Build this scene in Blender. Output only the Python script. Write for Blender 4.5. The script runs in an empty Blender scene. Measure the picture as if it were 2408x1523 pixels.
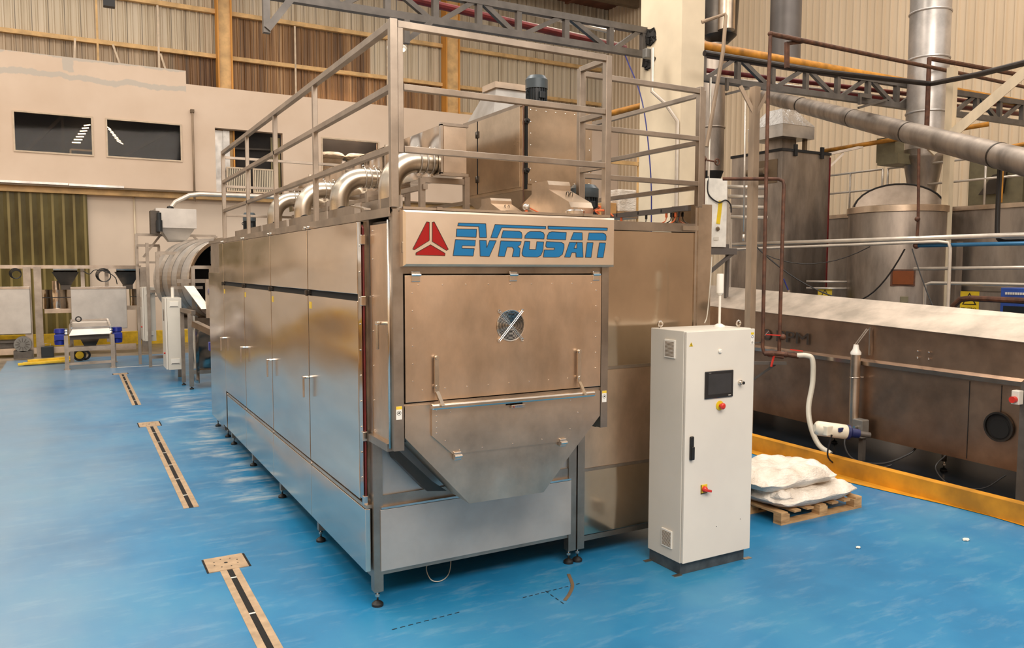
import bpy, bmesh, math, random
from mathutils import Vector, Matrix
R = math.radians
random.seed(7)
scene = bpy.context.scene
col = scene.collection

# ---------------------------------------------------------------- camera
cam_d = bpy.data.cameras.new('camera'); cam = bpy.data.objects.new('camera', cam_d); col.objects.link(cam)
M3 = Matrix(((0.87233101, -0.48891106, 0.00214281), (0.03309025, 0.06341231, 0.99743868), (-0.48779468, -0.87002578, 0.07149471))).transposed()
# rows of the list above are right, up and backward axes of the camera
cam.matrix_world = Matrix.Translation((-1.8616, -5.4039, 2.5)) @ M3.to_4x4()
cam_d.sensor_width = 36; cam_d.lens = 1838.18 / 2408 * 36; cam_d.clip_end = 200
scene.camera = cam

# ---------------------------------------------------------------- world, lights, exposure
world = bpy.data.worlds.new('world'); scene.world = world; world.use_nodes = True
wn = world.node_tree; wn.nodes['Background'].inputs[0].default_value = (1.0, 0.92, 0.84, 1); wn.nodes['Background'].inputs[1].default_value = 0.86
def area(name, loc, size, sizey, power, color=(1, .91, .81), rot=(0, 0, 0)):
    l = bpy.data.lights.new(name, 'AREA'); l.shape = 'RECTANGLE'; l.size = size; l.size_y = sizey; l.energy = power; l.color = color
    o = bpy.data.objects.new(name, l); o.location = loc; o.rotation_euler = rot; col.objects.link(o); return o
area('fill_front', (-1, -10, 10.5), 12, 4, 1500, (1, .91, .82), (R(42), 0, 0))  # unseen fill added behind the camera to brighten the machine fronts
area('roof_light_middle', (0, 5, 12.5), 9, 3, 900)
area('fill_back', (2, 18.5, 12.2), 22, 2, 330, (1, .89, .78), (R(25), 0, 0))  # added fill that washes the rear wall below the ceiling
area('fill_right', (12, 2, 13), 3, 12, 650, (1, .91, .82), (0, R(-15), 0))  # fill put in out of view to lift the right wall
area('fill_left', (-7, 4, 11.5), 3, 20, 1150, (1, .9, .77), (0, R(35), 0))  # added fill tilted at the unseen left wall, which the doors mirror
area('fill_sacks', (7.4, 24.05, 8.2), 2.2, .25, 140)  # hidden fill added behind the rear wall to light the sacks
scene.view_settings.view_transform = 'Standard'; scene.view_settings.look = 'None'
scene.view_settings.exposure = 0.33; scene.view_settings.gamma = 1; scene.view_settings.use_curve_mapping = False

# ---------------------------------------------------------------- materials
def lin(c):
    return tuple((x/255/12.92 if x/255 <= .04045 else ((x/255+.055)/1.055)**2.4) for x in c) + (1,)
class N:
    def __init__(s, name):
        s.m = bpy.data.materials.new(name); s.m.use_nodes = True; s.t = s.m.node_tree; s.b = s.t.nodes['Principled BSDF']
        s.pos = s.t.nodes.new('ShaderNodeNewGeometry').outputs['Position']
    def new(s, k, **kw):
        n = s.t.nodes.new(k)
        for a, v in kw.items(): setattr(n, a, v)
        return n
    def link(s, a, b): s.t.links.new(a, b)
    def scaled(s, v, src=None):
        n = s.new('ShaderNodeVectorMath', operation='MULTIPLY'); s.link(src or s.pos, n.inputs[0]); n.inputs[1].default_value = v; return n.outputs[0]
    def noise(s, scale, vec=(1, 1, 1), detail=4, rough=.55):
        n = s.new('ShaderNodeTexNoise'); n.inputs['Scale'].default_value = scale; n.inputs['Detail'].default_value = detail; n.inputs['Roughness'].default_value = rough
        s.link(s.scaled(vec), n.inputs['Vector']); return n.outputs['Fac']
    def ramp(s, fac, stops):
        n = s.new('ShaderNodeValToRGB'); e = n.color_ramp.elements
        while len(e) < len(stops): e.new(.5)
        for i, (p, c) in enumerate(stops): e[i].position = p; e[i].color = c if len(c) == 4 else lin(c)
        s.link(fac, n.inputs[0]); return n.outputs[0]
    def mix(s, fac, a, b):
        n = s.new('ShaderNodeMix', data_type='RGBA')
        if isinstance(fac, float): n.inputs[0].default_value = fac
        else: s.link(fac, n.inputs[0])
        for i, v in ((6, a), (7, b)):
            if isinstance(v, tuple): n.inputs[i].default_value = v if len(v) == 4 else lin(v)
            else: s.link(v, n.inputs[i])
        return n.outputs[2]
    def math(s, op, a, b=0, clamp=False):
        n = s.new('ShaderNodeMath', operation=op, use_clamp=clamp)
        for i, v in ((0, a), (1, b)):
            if isinstance(v, (int, float)): n.inputs[i].default_value = v
            else: s.link(v, n.inputs[i])
        return n.outputs[0]
    def axis(s, i):
        n = s.new('ShaderNodeSeparateXYZ'); s.link(s.pos, n.inputs[0]); return n.outputs[i]
    def band(s, v, lo, hi, soft):   # 1 between lo and hi
        a = s.math('MULTIPLY', s.math('SUBTRACT', v, lo), 1/soft, True); b = s.math('MULTIPLY', s.math('SUBTRACT', hi, v), 1/soft, True)
        return s.math('MULTIPLY', a, b)
    def bump(s, h, strength, dist=.01):
        n = s.new('ShaderNodeBump'); n.inputs['Strength'].default_value = strength; n.inputs['Distance'].default_value = dist
        s.link(h, n.inputs['Height']); s.link(n.outputs[0], s.b.inputs['Normal']); return n
    def col(s, c):
        i = s.b.inputs['Base Color']
        if isinstance(c, tuple): i.default_value = c if len(c) == 4 else lin(c)
        else: s.link(c, i)
    def rough(s, v):
        i = s.b.inputs['Roughness']
        if isinstance(v, (int, float)): i.default_value = v
        else: s.link(v, i)
    def metal(s, v): s.b.inputs['Metallic'].default_value = v
MAT = {}
def flat(name, c, rough=.5, metal=0, var=.12, scale=6, vec=(1, 1, 1)):
    n = N(name); d = tuple(int(x*(1-var)) for x in c)
    n.col(n.ramp(n.noise(scale, vec), [(.3, d), (.7, c)])); n.rough(rough); n.metal(metal); MAT[name] = n.m; return n
def steel(name, c, r0, r1, wave=0.0, wscale=1.5, vec=(1, 1, 1), fine=.02, dirt=.18, wdist=.05, metal=1):
    n = N(name); d = tuple(int(x*(1-dirt)) for x in c)
    n.col(n.ramp(n.noise(2.2, vec, 6, .6), [(.32, d), (.62, c)]))
    n.rough(n.math('ADD', n.math('MULTIPLY', n.noise(3.5, vec, 5), (r1-r0)*1.6), r0-(r1-r0)*.3)); n.metal(metal)
    big = n.new('ShaderNodeBump'); big.inputs['Strength'].default_value = wave; big.inputs['Distance'].default_value = wdist
    n.link(n.noise(wscale, vec, 1, .3), big.inputs['Height'])
    sm = n.new('ShaderNodeBump'); sm.inputs['Strength'].default_value = fine; sm.inputs['Distance'].default_value = .004
    n.link(n.noise(90, (1, 1, .15), 2), sm.inputs['Height']); n.link(big.outputs[0], sm.inputs['Normal']); n.link(sm.outputs[0], n.b.inputs['Normal'])
    MAT[name] = n.m; return n
steel('steel_front', (226, 200, 174), .30, .42, .10, 1.1, (1, 1, .6))
steel('steel_door', (226, 214, 200), .14, .22, .9, .7, (1, .5, 1.9), .004, .06, .09)
steel('steel_wing', (206, 190, 170), .10, .18, 1.0, 1.3, (1, 1, .8), .004, .08)
steel('steel_hopper', (216, 196, 174), .28, .42, .12, 1.5)
steel('steel_panel', (196, 190, 182), .40, .50, .10, 1.5, dirt=.08, metal=.75)
steel('steel_sign', (238, 222, 202), .34, .42, .06, 1.5, dirt=.05)
steel('steel_frame', (176, 163, 149), .32, .45, 0, 1, (1, 1, 1), .03, .2)
steel('steel_bright', (222, 214, 204), .16, .26)
steel('steel_pipe', (206, 194, 178), .24, .34, 0)
steel('steel_dull', (170, 158, 145), .38, .55, .1, 2)
steel('steel_tank', (180, 168, 156), .42, .58, .1, 1, (1, 1, .3), .03, .3)
steel('steel_tower', (206, 186, 162), .26, .36, .12, 1.2)
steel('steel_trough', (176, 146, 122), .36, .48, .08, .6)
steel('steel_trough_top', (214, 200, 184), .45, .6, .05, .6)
steel('galvanised', (196, 190, 182), .25, .4, .3, 3, metal=.75)
steel('duct_bright', (196, 190, 184), .28, .42, .2, 1, metal=.6)
steel('steel_dark', (88, 82, 76), .35, .5)
steel('steel_mirror', (214, 204, 192), .08, .14, .9, 2.2)
flat('dark_frame', (98, 92, 86), .45, .4, .15, 8)
flat('truss_paint', (104, 98, 92), .4, .3, .2, 5)
flat('motor_dark', (38, 44, 48), .35, .2)
flat('motor_cap', (70, 80, 86), .4, .3)
flat('black_rubber', (22, 21, 20), .5)
flat('black_gap', (8, 7, 6), .9)
flat('cabinet_paint', (206, 200, 188), .38, 0, .03, 2)
flat('cabinet_door_paint', (212, 206, 194), .38, 0, .03, 2)
flat('vent_plastic', (224, 219, 208), .4, 0, .03)
flat('screen_black', (40, 40, 42), .18)
flat('screen_glass', (58, 58, 60), .08)
flat('red_plastic', (205, 52, 40), .3)
flat('red_enamel', (146, 10, 14), .28, 0, .02)
flat('blue_enamel', (10, 102, 150), .28, 0, .02)
flat('yellow_plastic', (222, 190, 40), .35)
flat('yellow_label', (232, 196, 60), .5)
flat('white_label', (236, 232, 222), .5)
flat('blue_motor', (26, 44, 140), .28, .1)
flat('blue_paint', (50, 84, 168), .4)
flat('kerb_yellow', (214, 146, 26), .5, 0, .25, 3)
flat('strut_yellow', (232, 190, 40), .5, 0, .2, 5)
flat('plinth_grey', (84, 90, 92), .45, .3, .3, 9)
flat('orange_column', (214, 148, 62), .6, 0, .12, 2, (1, 1, .3))
flat('girt_cream', (222, 180, 120), .6, 0, .2, 3)
flat('column_cream', (222, 206, 178), .7, 0, .08, 1.5)
flat('red_pipe', (116, 34, 34), .45, .2, .3)
flat('yellow_pipe', (206, 140, 44), .5, .1, .35, 5)
flat('rust_pipe', (104, 66, 46), .6, .3, .4, 9)
flat('black_pipe', (44, 34, 28), .5, .2, .4, 6)
flat('tan_post', (164, 142, 118), .6, .2, .25, 4, (1, 1, .3))
flat('cream_post', (208, 190, 160), .6, 0, .15, 4, (1, 1, .3))
flat('pale_pipe', (214, 204, 190), .3, .5, .1)
flat('blue_pipe', (54, 116, 160), .35, .2, .1)
flat('duct_grey', (108, 102, 98), .45, .4, .15, 2)
flat('cable_black', (24, 22, 22), .45)
flat('cable_white', (206, 200, 186), .45)
flat('cable_orange', (204, 96, 48), .4)
flat('cable_blue', (40, 44, 110), .4)
flat('concrete_white', (226, 222, 210), .8)
flat('hose_white', (206, 200, 184), .35, 0, .06)
flat('motor_cream', (222, 212, 190), .4, 0, .06)
flat('motor_navy', (26, 36, 84), .35)
flat('grey_box', (132, 130, 124), .4, .4)
flat('cardboard', (196, 148, 90), .8)
flat('olive_machine', (126, 118, 92), .5, .3, .15)
flat('soot', (26, 22, 18), .8, 0, .6, 12)
flat('stain_brown', (110, 90, 66), .6)
flat('brown_emblem', (86, 58, 52), .5)
flat('drain_tan', (186, 160, 130), .5, .2, .18, 9)
flat('logo_grey', (66, 58, 52), .45, .3)
flat('window_frame', (210, 188, 160), .5)
flat('inside_dark', (34, 28, 24), .8, 0, .3, 3)
flat('inside_beam', (70, 62, 54), .7)
flat('amber_glass', (120, 60, 24), .2)
n = flat('lamp_glow', (255, 232, 190), .4); n.b.inputs['Emission Color'].default_value = (1, .85, .6, 1); n.b.inputs['Emission Strength'].default_value = 6
# glass
n = N('window_glass'); n.col((196, 184, 170)); n.rough(.04); n.b.inputs['Transmission Weight'].default_value = 1; n.b.inputs['IOR'].default_value = 1.14; n.bump(n.noise(.35, (1, 1, 1), 1), .12, .1); MAT['window_glass'] = n.m
# wood
n = N('pallet_wood'); n.col(n.ramp(n.noise(5, (1, 1, 6), 5), [(.3, (132, 98, 62)), (.7, (196, 158, 110))])); n.rough(.75); MAT['pallet_wood'] = n.m
# sack / film
n = N('white_sack'); n.col(n.ramp(n.noise(4, (1, 1, 1), 6), [(.3, (206, 192, 174)), (.7, (240, 232, 220))])); n.rough(.32); n.bump(n.noise(9, (1, 1, 2.2), 6, .65), .75, .05); MAT['white_sack'] = n.m
n = N('foil_wrap'); n.col((214, 210, 204)); n.rough(.3); n.metal(.6); n.bump(n.noise(6, (1, 1, 1), 4), .9, .06); MAT['foil_wrap'] = n.m
# floor: blue resin, grey concrete at the far left and the rear
n = N('floor_resin')
base = n.ramp(n.noise(.55, (1, 1, 1), 7, .6), [(.28, (16, 94, 138)), (.52, (32, 114, 158)), (.76, (56, 130, 164))])
scuff = n.ramp(n.noise(5.5, (.35, 1.2, 1), 8, .75), [(.52, (0, 0, 0, 1)), (.74, (1, 1, 1, 1))])
c = n.mix(n.math('MULTIPLY', scuff, .28), base, (150, 176, 186))
X, Y = n.axis(0), n.axis(1)
left_sheen = n.math('MULTIPLY', n.math('SUBTRACT', -.7, n.math('ADD', X, n.math('MULTIPLY', n.math('SUBTRACT', n.noise(.7, (1, .4, 1), 6, .6), .5), 3))), .55, True)  # pale light reflection painted into the floor colour towards the left
c = n.mix(n.math('MULTIPLY', left_sheen, .55), c, (136, 150, 158))
wn_ = n.math('MULTIPLY', n.math('SUBTRACT', n.noise(1.1, (1, 1, 1), 5, .65), .5), 2.2)
worn = n.math('MULTIPLY', n.math('MULTIPLY', n.band(n.math('ADD', X, wn_), -.55, .35, .35), n.band(Y, 2.2, 12.5, 1.2)), n.ramp(n.noise(2.4, (.35, 1.6, 1), 8, .72), [(.46, (0, 0, 0, 1)), (.60, (1, 1, 1, 1))]))
c = n.mix(n.math('MULTIPLY', worn, .62), c, (176, 184, 184))
edge = n.math('MULTIPLY', n.math('SUBTRACT', n.math('ADD', -3.45, n.math('MULTIPLY', wn_, .03)), X), 30, True)
rear = n.math('MULTIPLY', n.math('SUBTRACT', n.math('ADD', Y, n.math('MULTIPLY', wn_, .35)), 19.0), 3, True)
grey = n.math('MAXIMUM', n.math('MAXIMUM', edge, rear), n.math('MULTIPLY', n.math('SUBTRACT', -4.4, Y), 4, True))
conc = n.ramp(n.noise(2.5, (1, 1, 1), 7), [(.3, (72, 66, 56)), (.7, (126, 114, 96))])
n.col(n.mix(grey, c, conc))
spots = n.ramp(n.noise(26, (1, 1, 1), 2), [(.27, (.6, .6, .6, 1)), (.30, (0, 0, 0, 1))])
n.rough(n.math('ADD', n.math('MULTIPLY', n.noise(1.4, (1, 1, 1), 6), .30), .20))
n.b.inputs['Specular IOR Level'].default_value = .5
n.bump(n.noise(5, (1, 1, 1), 5), .05, .02); MAT['floor_resin'] = n.m
n = N('wet_floor'); n.col(n.ramp(n.noise(2, (1, 1, 1), 5), [(.3, (10, 11, 13)), (.75, (30, 34, 40))])); n.rough(.25); MAT['wet_floor'] = n.m
# beige wall with grey filler patches near its top edge
n = N('wall_beige'); c = n.ramp(n.noise(.5, (1, 1, 1), 6), [(.3, (208, 184, 160)), (.7, (220, 198, 176))])
Z = n.axis(2); Xw = n.axis(0); wob = n.math('MULTIPLY', n.math('SUBTRACT', n.noise(1.3, (1, 1, .4), 5, .6), .5), .5)
zz = n.math('ADD', Z, wob)
patch = n.math('MAXIMUM', n.band(zz, 8.42, 8.62, .03), n.band(zz, 9.05, 9.4, .03))
patch = n.math('MAXIMUM', patch, n.math('MULTIPLY', n.band(n.math('ADD', Xw, wob), -1.98, -1.6, .03), n.band(zz, 8.68, 9.3, .03)))
patch = n.math('MULTIPLY', patch, n.band(Xw, -9, 1.70, .01))
n.col(n.mix(n.math('MULTIPLY', patch, .8), c, (186, 178, 166))); n.rough(.75); MAT['wall_beige'] = n.m
flat('wall_low', (220, 202, 182), .7, 0, .06, .6)
# corrugated sheets
n = N('sheet_back'); st = n.noise(1.0, (3.6, 3.6, .1), 7, .7)
fx = n.math('FRACT', n.math('MULTIPLY', n.axis(0), 1/.46))
seam = n.math('MULTIPLY', n.band(fx, .0, .07, .02), .75)
grey_ = n.ramp(st, [(.32, (156, 138, 112)), (.46, (192, 176, 150)), (.7, (208, 194, 172))])
brown = n.ramp(st, [(.36, (84, 56, 28)), (.52, (134, 98, 60)), (.72, (186, 150, 108))])
Xb, Zb = n.axis(0), n.axis(2)
m1 = n.math('MULTIPLY', n.band(Xb, 3.1, 8.6, .05), n.band(Zb, 5, 11.5, .1))
m2 = n.math('MULTIPLY', n.band(n.math('ADD', Xb, n.math('MULTIPLY', st, 3)), 1.6, 14, 1.5), n.band(Zb, 5, 9.95, .05))
m3 = n.math('MULTIPLY', n.band(Xb, -10, 1.7, .1), n.band(Zb, 5, 9.9, .05))
mm = n.math('MAXIMUM', n.math('MAXIMUM', m1, m2), n.math('MULTIPLY', m3, .45)); n.col(n.mix(seam, n.mix(mm, grey_, brown), (58, 42, 28))); n.rough(.6); MAT['sheet_back'] = n.m
n = N('sheet_right'); fy = n.math('FRACT', n.math('MULTIPLY', n.axis(1), 1/.26))
n.col(n.mix(n.math('MULTIPLY', n.band(fy, .08, .2, .03), .55), n.ramp(n.noise(.7, (2, 2, .2), 6), [(.3, (204, 180, 148)), (.7, (218, 196, 166))]), (122, 96, 66))); n.rough(.6); MAT['sheet_right'] = n.m
n = N('roof_sheet'); n.col(n.ramp(n.noise(.8, (2, .3, 1), 6), [(.3, (96, 58, 40)), (.7, (134, 84, 60))])); n.rough(.7); MAT['roof_sheet'] = n.m
n = N('left_hall'); Zh = n.axis(2)
n.col(n.mix(n.band(Zh, -1, 1.6, .2), (206, 184, 154), n.ramp(n.noise(1.3, (.7, .5, 1.3), 4), [(.4, (64, 50, 38)), (.5, (150, 112, 60)), (.6, (80, 66, 52))]))); n.rough(.7); MAT['left_hall'] = n.m
# PVC strip curtain
n = N('pvc_curtain'); fx = n.math('FRACT', n.math('MULTIPLY', n.axis(0), 1/.3)); n.col(n.mix(n.math('MULTIPLY', n.band(fx, .0, .26, .04), .5), n.ramp(n.noise(.8, (1.2, 1, .5), 6), [(.3, (56, 46, 22)), (.6, (104, 94, 54)), (.8, (130, 122, 70))]), (168, 150, 98))); n.rough(.22); MAT['pvc_curtain'] = n.m

# ---------------------------------------------------------------- mesh helpers
def V(p): return Vector(p)
def sm(pts, k=6):      # smooth curve through the points
    P = [V(p) for p in pts]; P = [P[0]*2-P[1]]+P+[P[-1]*2-P[-2]]; out = []
    for i in range(1, len(P)-2):
        a, b, c, d = P[i-1:i+3]
        for j in range(k):
            t = j/k; out.append(.5*((2*b)+(c-a)*t+(2*a-5*b+4*c-d)*t*t+(3*b-a-3*c+d)*t**3))
    return out+[P[-2]]
BAR = [0]
class MB:
    def __init__(s): s.bm = bmesh.new()
    def _box(s, mat, bev=0):
        vs = [s.bm.verts.new(mat @ Vector(((i & 1)-.5, (i >> 1 & 1)-.5, (i >> 2 & 1)-.5))) for i in range(8)]
        fs = [s.bm.faces.new([vs[i] for i in q]) for q in ((0, 2, 3, 1), (4, 5, 7, 6), (0, 1, 5, 4), (2, 6, 7, 3), (0, 4, 6, 2), (1, 3, 7, 5))]
        if bev:
            es = list({e for f in fs for e in f.edges})
            bmesh.ops.bevel(s.bm, geom=es, offset=bev, segments=2, profile=.5, affect='EDGES', clamp_overlap=True)
        return s
    def box(s, x0, x1, y0, y1, z0, z1, bev=0):
        return s._box(Matrix.Translation(((x0+x1)/2, (y0+y1)/2, (z0+z1)/2)) @ Matrix.Diagonal((abs(x1-x0), abs(y1-y0), abs(z1-z0), 1)), bev)
    def obox(s, c, size, rot=(0, 0, 0), bev=0):
        from mathutils import Euler
        return s._box(Matrix.Translation(c) @ Euler(rot).to_matrix().to_4x4() @ Matrix.Diagonal((*size, 1)), bev)
    def bar(s, p, q, w, h=None, up=(0, 0, 1), bev=0):
        p, q = V(p), V(q); d = q-p; L = d.length; d.normalize(); u = V(up)
        if abs(d.dot(u)) > .95: u = V((0, 1, 0))
        a = d.cross(u).normalized(); b = a.cross(d).normalized(); h = h or w
        BAR[0] += 1; kk = 1+.012*(BAR[0] % 7); w *= kk; h *= kk
        m = Matrix((a, d, b)).transposed().to_4x4()
        return s._box(Matrix.Translation((p+q)/2) @ m @ Matrix.Diagonal((w, L, h, 1)), bev)
    def tube(s, pts, r, n=12, cap=True, rr=None):
        pts = [V(p) for p in pts]; k = len(pts); rings = []; prev = None
        for i, p in enumerate(pts):
            if i == 0: t = pts[1]-p
            elif i == k-1: t = p-pts[i-1]
            else: t = (pts[i+1]-p).normalized()+(p-pts[i-1]).normalized()
            if t.length < 1e-9: t = V((0, 0, 1))
            t.normalize()
            if prev is None:
                u = V((0, 0, 1)) if abs(t.z) < .9 else V((0, 1, 0)); a = t.cross(u).normalized()
            else:
                a = prev-t*prev.dot(t); a.normalize()
            b = t.cross(a); prev = a; ri = rr[i] if rr else r; sc = 1
            rings.append([s.bm.verts.new(p+(a*math.cos(2*math.pi*j/n)+b*math.sin(2*math.pi*j/n))*ri) for j in range(n)])
        for i in range(k-1):
            for j in range(n):
                f = s.bm.faces.new((rings[i][j], rings[i][(j+1) % n], rings[i+1][(j+1) % n], rings[i+1][j])); f.smooth = n > 6
        if cap:
            s.bm.faces.new(list(reversed(rings[0]))); s.bm.faces.new(rings[-1])
        return s
    def cyl(s, p, q, r, n=20, r2=None, cap=True): return s.tube([p, q], r, n, cap, [r, r if r2 is None else r2])
    def lathe(s, prof, c, ax='z', n=24):      # prof: (radius, height)
        c = V(c); rings = []
        for r_, h in prof:
            ring = []
            for j in range(n):
                a = 2*math.pi*j/n; x, y = r_*math.cos(a), r_*math.sin(a)
                ring.append(s.bm.verts.new(c+V({'z': (x, y, h), 'y': (x, h, y), 'x': (h, x, y)}[ax])))
            rings.append(ring)
        for i in range(len(prof)-1):
            for j in range(n):
                f = s.bm.faces.new((rings[i][j], rings[i][(j+1) % n], rings[i+1][(j+1) % n], rings[i+1][j])); f.smooth = True
        s.bm.faces.new(list(reversed(rings[0]))); s.bm.faces.new(rings[-1]); return s
    def torus(s, c, RR, r, ax='y', n=36, m=6):
        c = V(c); rings = []
        for i in range(n):
            a = 2*math.pi*i/n; ring = []
            for j in range(m):
                b = 2*math.pi*j/m; q = RR+r*math.cos(b); x, y, h = q*math.cos(a), q*math.sin(a), r*math.sin(b)
                ring.append(s.bm.verts.new(c+V({'z': (x, y, h), 'y': (x, h, y), 'x': (h, x, y)}[ax])))
            rings.append(ring)
        for i in range(n):
            for j in range(m):
                f = s.bm.faces.new((rings[i][j], rings[(i+1) % n][j], rings[(i+1) % n][(j+1) % m], rings[i][(j+1) % m])); f.smooth = True
        return s
    def ball(s, c, r, sc=(1, 1, 1), sub=2):
        g = bmesh.ops.create_icosphere(s.bm, subdivisions=sub, radius=1, matrix=Matrix.Translation(c) @ Matrix.Diagonal((r*sc[0], r*sc[1], r*sc[2], 1)))
        for v in g['verts']:
            for f in v.link_faces: f.smooth = True
        return s
    def prism(s, pts, vec):
        a = [s.bm.verts.new(V(p)) for p in pts]; b = [s.bm.verts.new(V(p)+V(vec)) for p in pts]; n = len(pts)
        s.bm.faces.new(a); s.bm.faces.new(list(reversed(b)))
        for i in range(n): s.bm.faces.new((a[i], b[i], b[(i+1) % n], a[(i+1) % n]))
        return s
    def loft(s, A, B, capA=True, capB=True):
        a = [s.bm.verts.new(V(p)) for p in A]; b = [s.bm.verts.new(V(p)) for p in B]; n = len(a)
        if capA: s.bm.faces.new(a)
        if capB: s.bm.faces.new(list(reversed(b)))
        for i in range(n): s.bm.faces.new((a[i], b[i], b[(i+1) % n], a[(i+1) % n]))
        return s
    def quad(s, *pts): s.bm.faces.new([s.bm.verts.new(V(p)) for p in pts]); return s
    def build(s, name, mat, parent=None, label=None, recalc=True):
        if recalc: bmesh.ops.recalc_face_normals(s.bm, faces=s.bm.faces)
        for e in s.bm.edges:
            if len(e.link_faces) == 2 and e.calc_face_angle(0) > .6: e.smooth = False
        me = bpy.data.meshes.new(name); s.bm.to_mesh(me); s.bm.free(); me.materials.append(MAT[mat])
        return put(name, me, parent, label)
def world_loc(o):
    v = V(o.location)
    while o.parent: o = o.parent; v += V(o.location)
    return v
def put(name, me, parent=None, label=None):
    o = bpy.data.objects.new(name, me); col.objects.link(o)
    if parent is not None:
        o.parent = parent; base = parent
        w = V((0, 0, 0)); p = parent
        while p: w += V(p['_l'] if '_l' in p else p.location); p = p.parent
        me.transform(Matrix.Translation(-w))
    if label: o['label'] = label
    return o
def tag(o, label, cat, group=None, kind=None):
    o['label'] = label; o['category'] = cat
    if group: o['group'] = group
    if kind: o['kind'] = kind
    return o
def thing(name, label, cat, loc=(0, 0, 0), group=None):
    o = bpy.data.objects.new(name, None); o.location = loc; o.empty_display_size = .1; col.objects.link(o); return tag(o, label, cat, group)
def struct(mb, name, mat):
    o = mb.build(name, mat); o['kind'] = 'structure'; return o
def solo(mb, name, mat, label, cat, group=None):
    return tag(mb.build(name, mat), label, cat, group)
def dup(root, d, label=None):
    def rec(o, par):
        c = o.copy(); col.objects.link(c)
        if par is not None: c.parent = par
        for ch in [x for x in col.objects if x.parent == o]: rec(ch, c)
        return c
    r = rec(root, None); r.location = V(root.location)+V(d)
    if label: r['label'] = label
    return r
def text(s, size, origin, right, up, mat, parent, name='lettering', depth=.002, wide=1.0):
    c = bpy.data.curves.new('t', 'FONT'); c.body = s; c.size = size; c.extrude = depth/2
    o = bpy.data.objects.new('t', c); col.objects.link(o)
    me = bpy.data.meshes.new_from_object(o); bpy.data.objects.remove(o)
    r, u = V(right).normalized(), V(up).normalized(); nn = r.cross(u)
    me.transform(Matrix.Translation(origin) @ Matrix((r*wide, u, nn)).transposed().to_4x4()); me.materials.clear(); me.materials.append(MAT[mat]); me.name = name
    return put(name, me, parent)
def arc(c, a, b, r, t0=0, t1=90, n=8):   # points c + r*(a cos + b sin)
    c, a, b = V(c), V(a), V(b)
    return [c+a*r*math.cos(R(t0+(t1-t0)*i/n))+b*r*math.sin(R(t0+(t1-t0)*i/n)) for i in range(n+1)]

# ---------------------------------------------------------------- the hall
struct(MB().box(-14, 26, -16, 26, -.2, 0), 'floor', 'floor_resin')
struct(MB().quad((6.28, -6, .004), (9.0, -6, .004), (9.0, 9, .004), (6.28, 9, .004)), 'trim_1', 'wet_floor')
def corr(x0, x1, z0, z1, y, pitch, d, fixed='y'):
    m = MB(); x = x0; pts = []
    while x < x1:
        for t, o in ((0, 0), (.62, 0), (.72, d), (.9, d)): pts.append((x+t*pitch, o))
        x += pitch
    pts.append((x, 0)); prev = None
    for a, o in pts:
        if fixed == 'y': v = (m.bm.verts.new((a, y-o, z0)), m.bm.verts.new((a, y-o, z1)))
        else: v = (m.bm.verts.new((y-o, a, z0)), m.bm.verts.new((y-o, a, z1)))
        if prev: m.bm.faces.new((prev[0], v[0], v[1], prev[1]))
        prev = v
    return m
struct(corr(-9, 20, 4, 16, 24.6, .23, .045), 'wall_back', 'sheet_back')
struct(corr(-8, 25, 0, 17, 20.0, .26, .05, 'x'), 'wall_right', 'sheet_right')
struct(MB().box(-12.2, -12, -16, 26, 0, 6.5), 'wall_left', 'left_hall')
struct(MB().box(-14, 26, -12.2, -12, 0, 8), 'wall_front', 'wall_beige')
struct(MB().box(1, 20, 20.0, 24.6, 14.3, 14.5), 'ceiling', 'roof_sheet')
struct(MB().box(-6.1, -5.7, -12, 26, 0, .3), 'trim_5', 'kerb_yellow')
# masonry: upper storey with openings, lower storey
def wall_open(m, x0, x1, z0, z1, y0, y1, holes):
    xs = sorted(holes); x = x0
    for a, b, c, d in xs:
        m.box(x, a, y0, y1, z0, z1); m.box(a, b, y0, y1, z0, c); m.box(a, b, y0, y1, d, z1); x = b
    m.box(x, x1, y0, y1, z0, z1)
m = MB(); wall_open(m, -9, 1.70, 5.08, 9.14, 23.6, 23.9, [(-6.2, -3.72, 6.07, 7.34), (-3.34, -1.14, 6.07, 7.34), (-.78, 1.52, 6.07, 7.34)])
struct(m, 'wall_rear_1', 'wall_beige')
m = MB(); wall_open(m, 1.70, 19.9, 5.08, 8.70, 23.6, 23.9, [(2.59, 4.9, 5.12, 7.32), (6.3, 8.54, 5.9, 7.31)])
struct(m, 'wall_rear_2', 'wall_beige')
m = MB().box(-9, -4.6, 24.1, 24.3, 0, 4.86).box(-1.58, 19.9, 24.1, 24.3, 0, 4.86); struct(m, 'wall_rear_3', 'wall_low')
m = MB().box(-9, 19.9, 23.75, 24.2, 4.86, 5.08); struct(m, 'trim_2', 'girt_cream')
struct(MB().box(-9, 19.9, 23.52, 23.62, 5.04, 5.10), 'trim_3', 'stain_brown')
solo(MB().box(-9, -1.9, 23.5, 23.56, 5.10, 5.17).box(-1.88, -.3, 23.5, 23.56, 5.09, 5.16), 'ledge_profile', 'galvanised', 'pale perforated metal profile along the bottom of the upper beige wall', 'profile')
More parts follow.
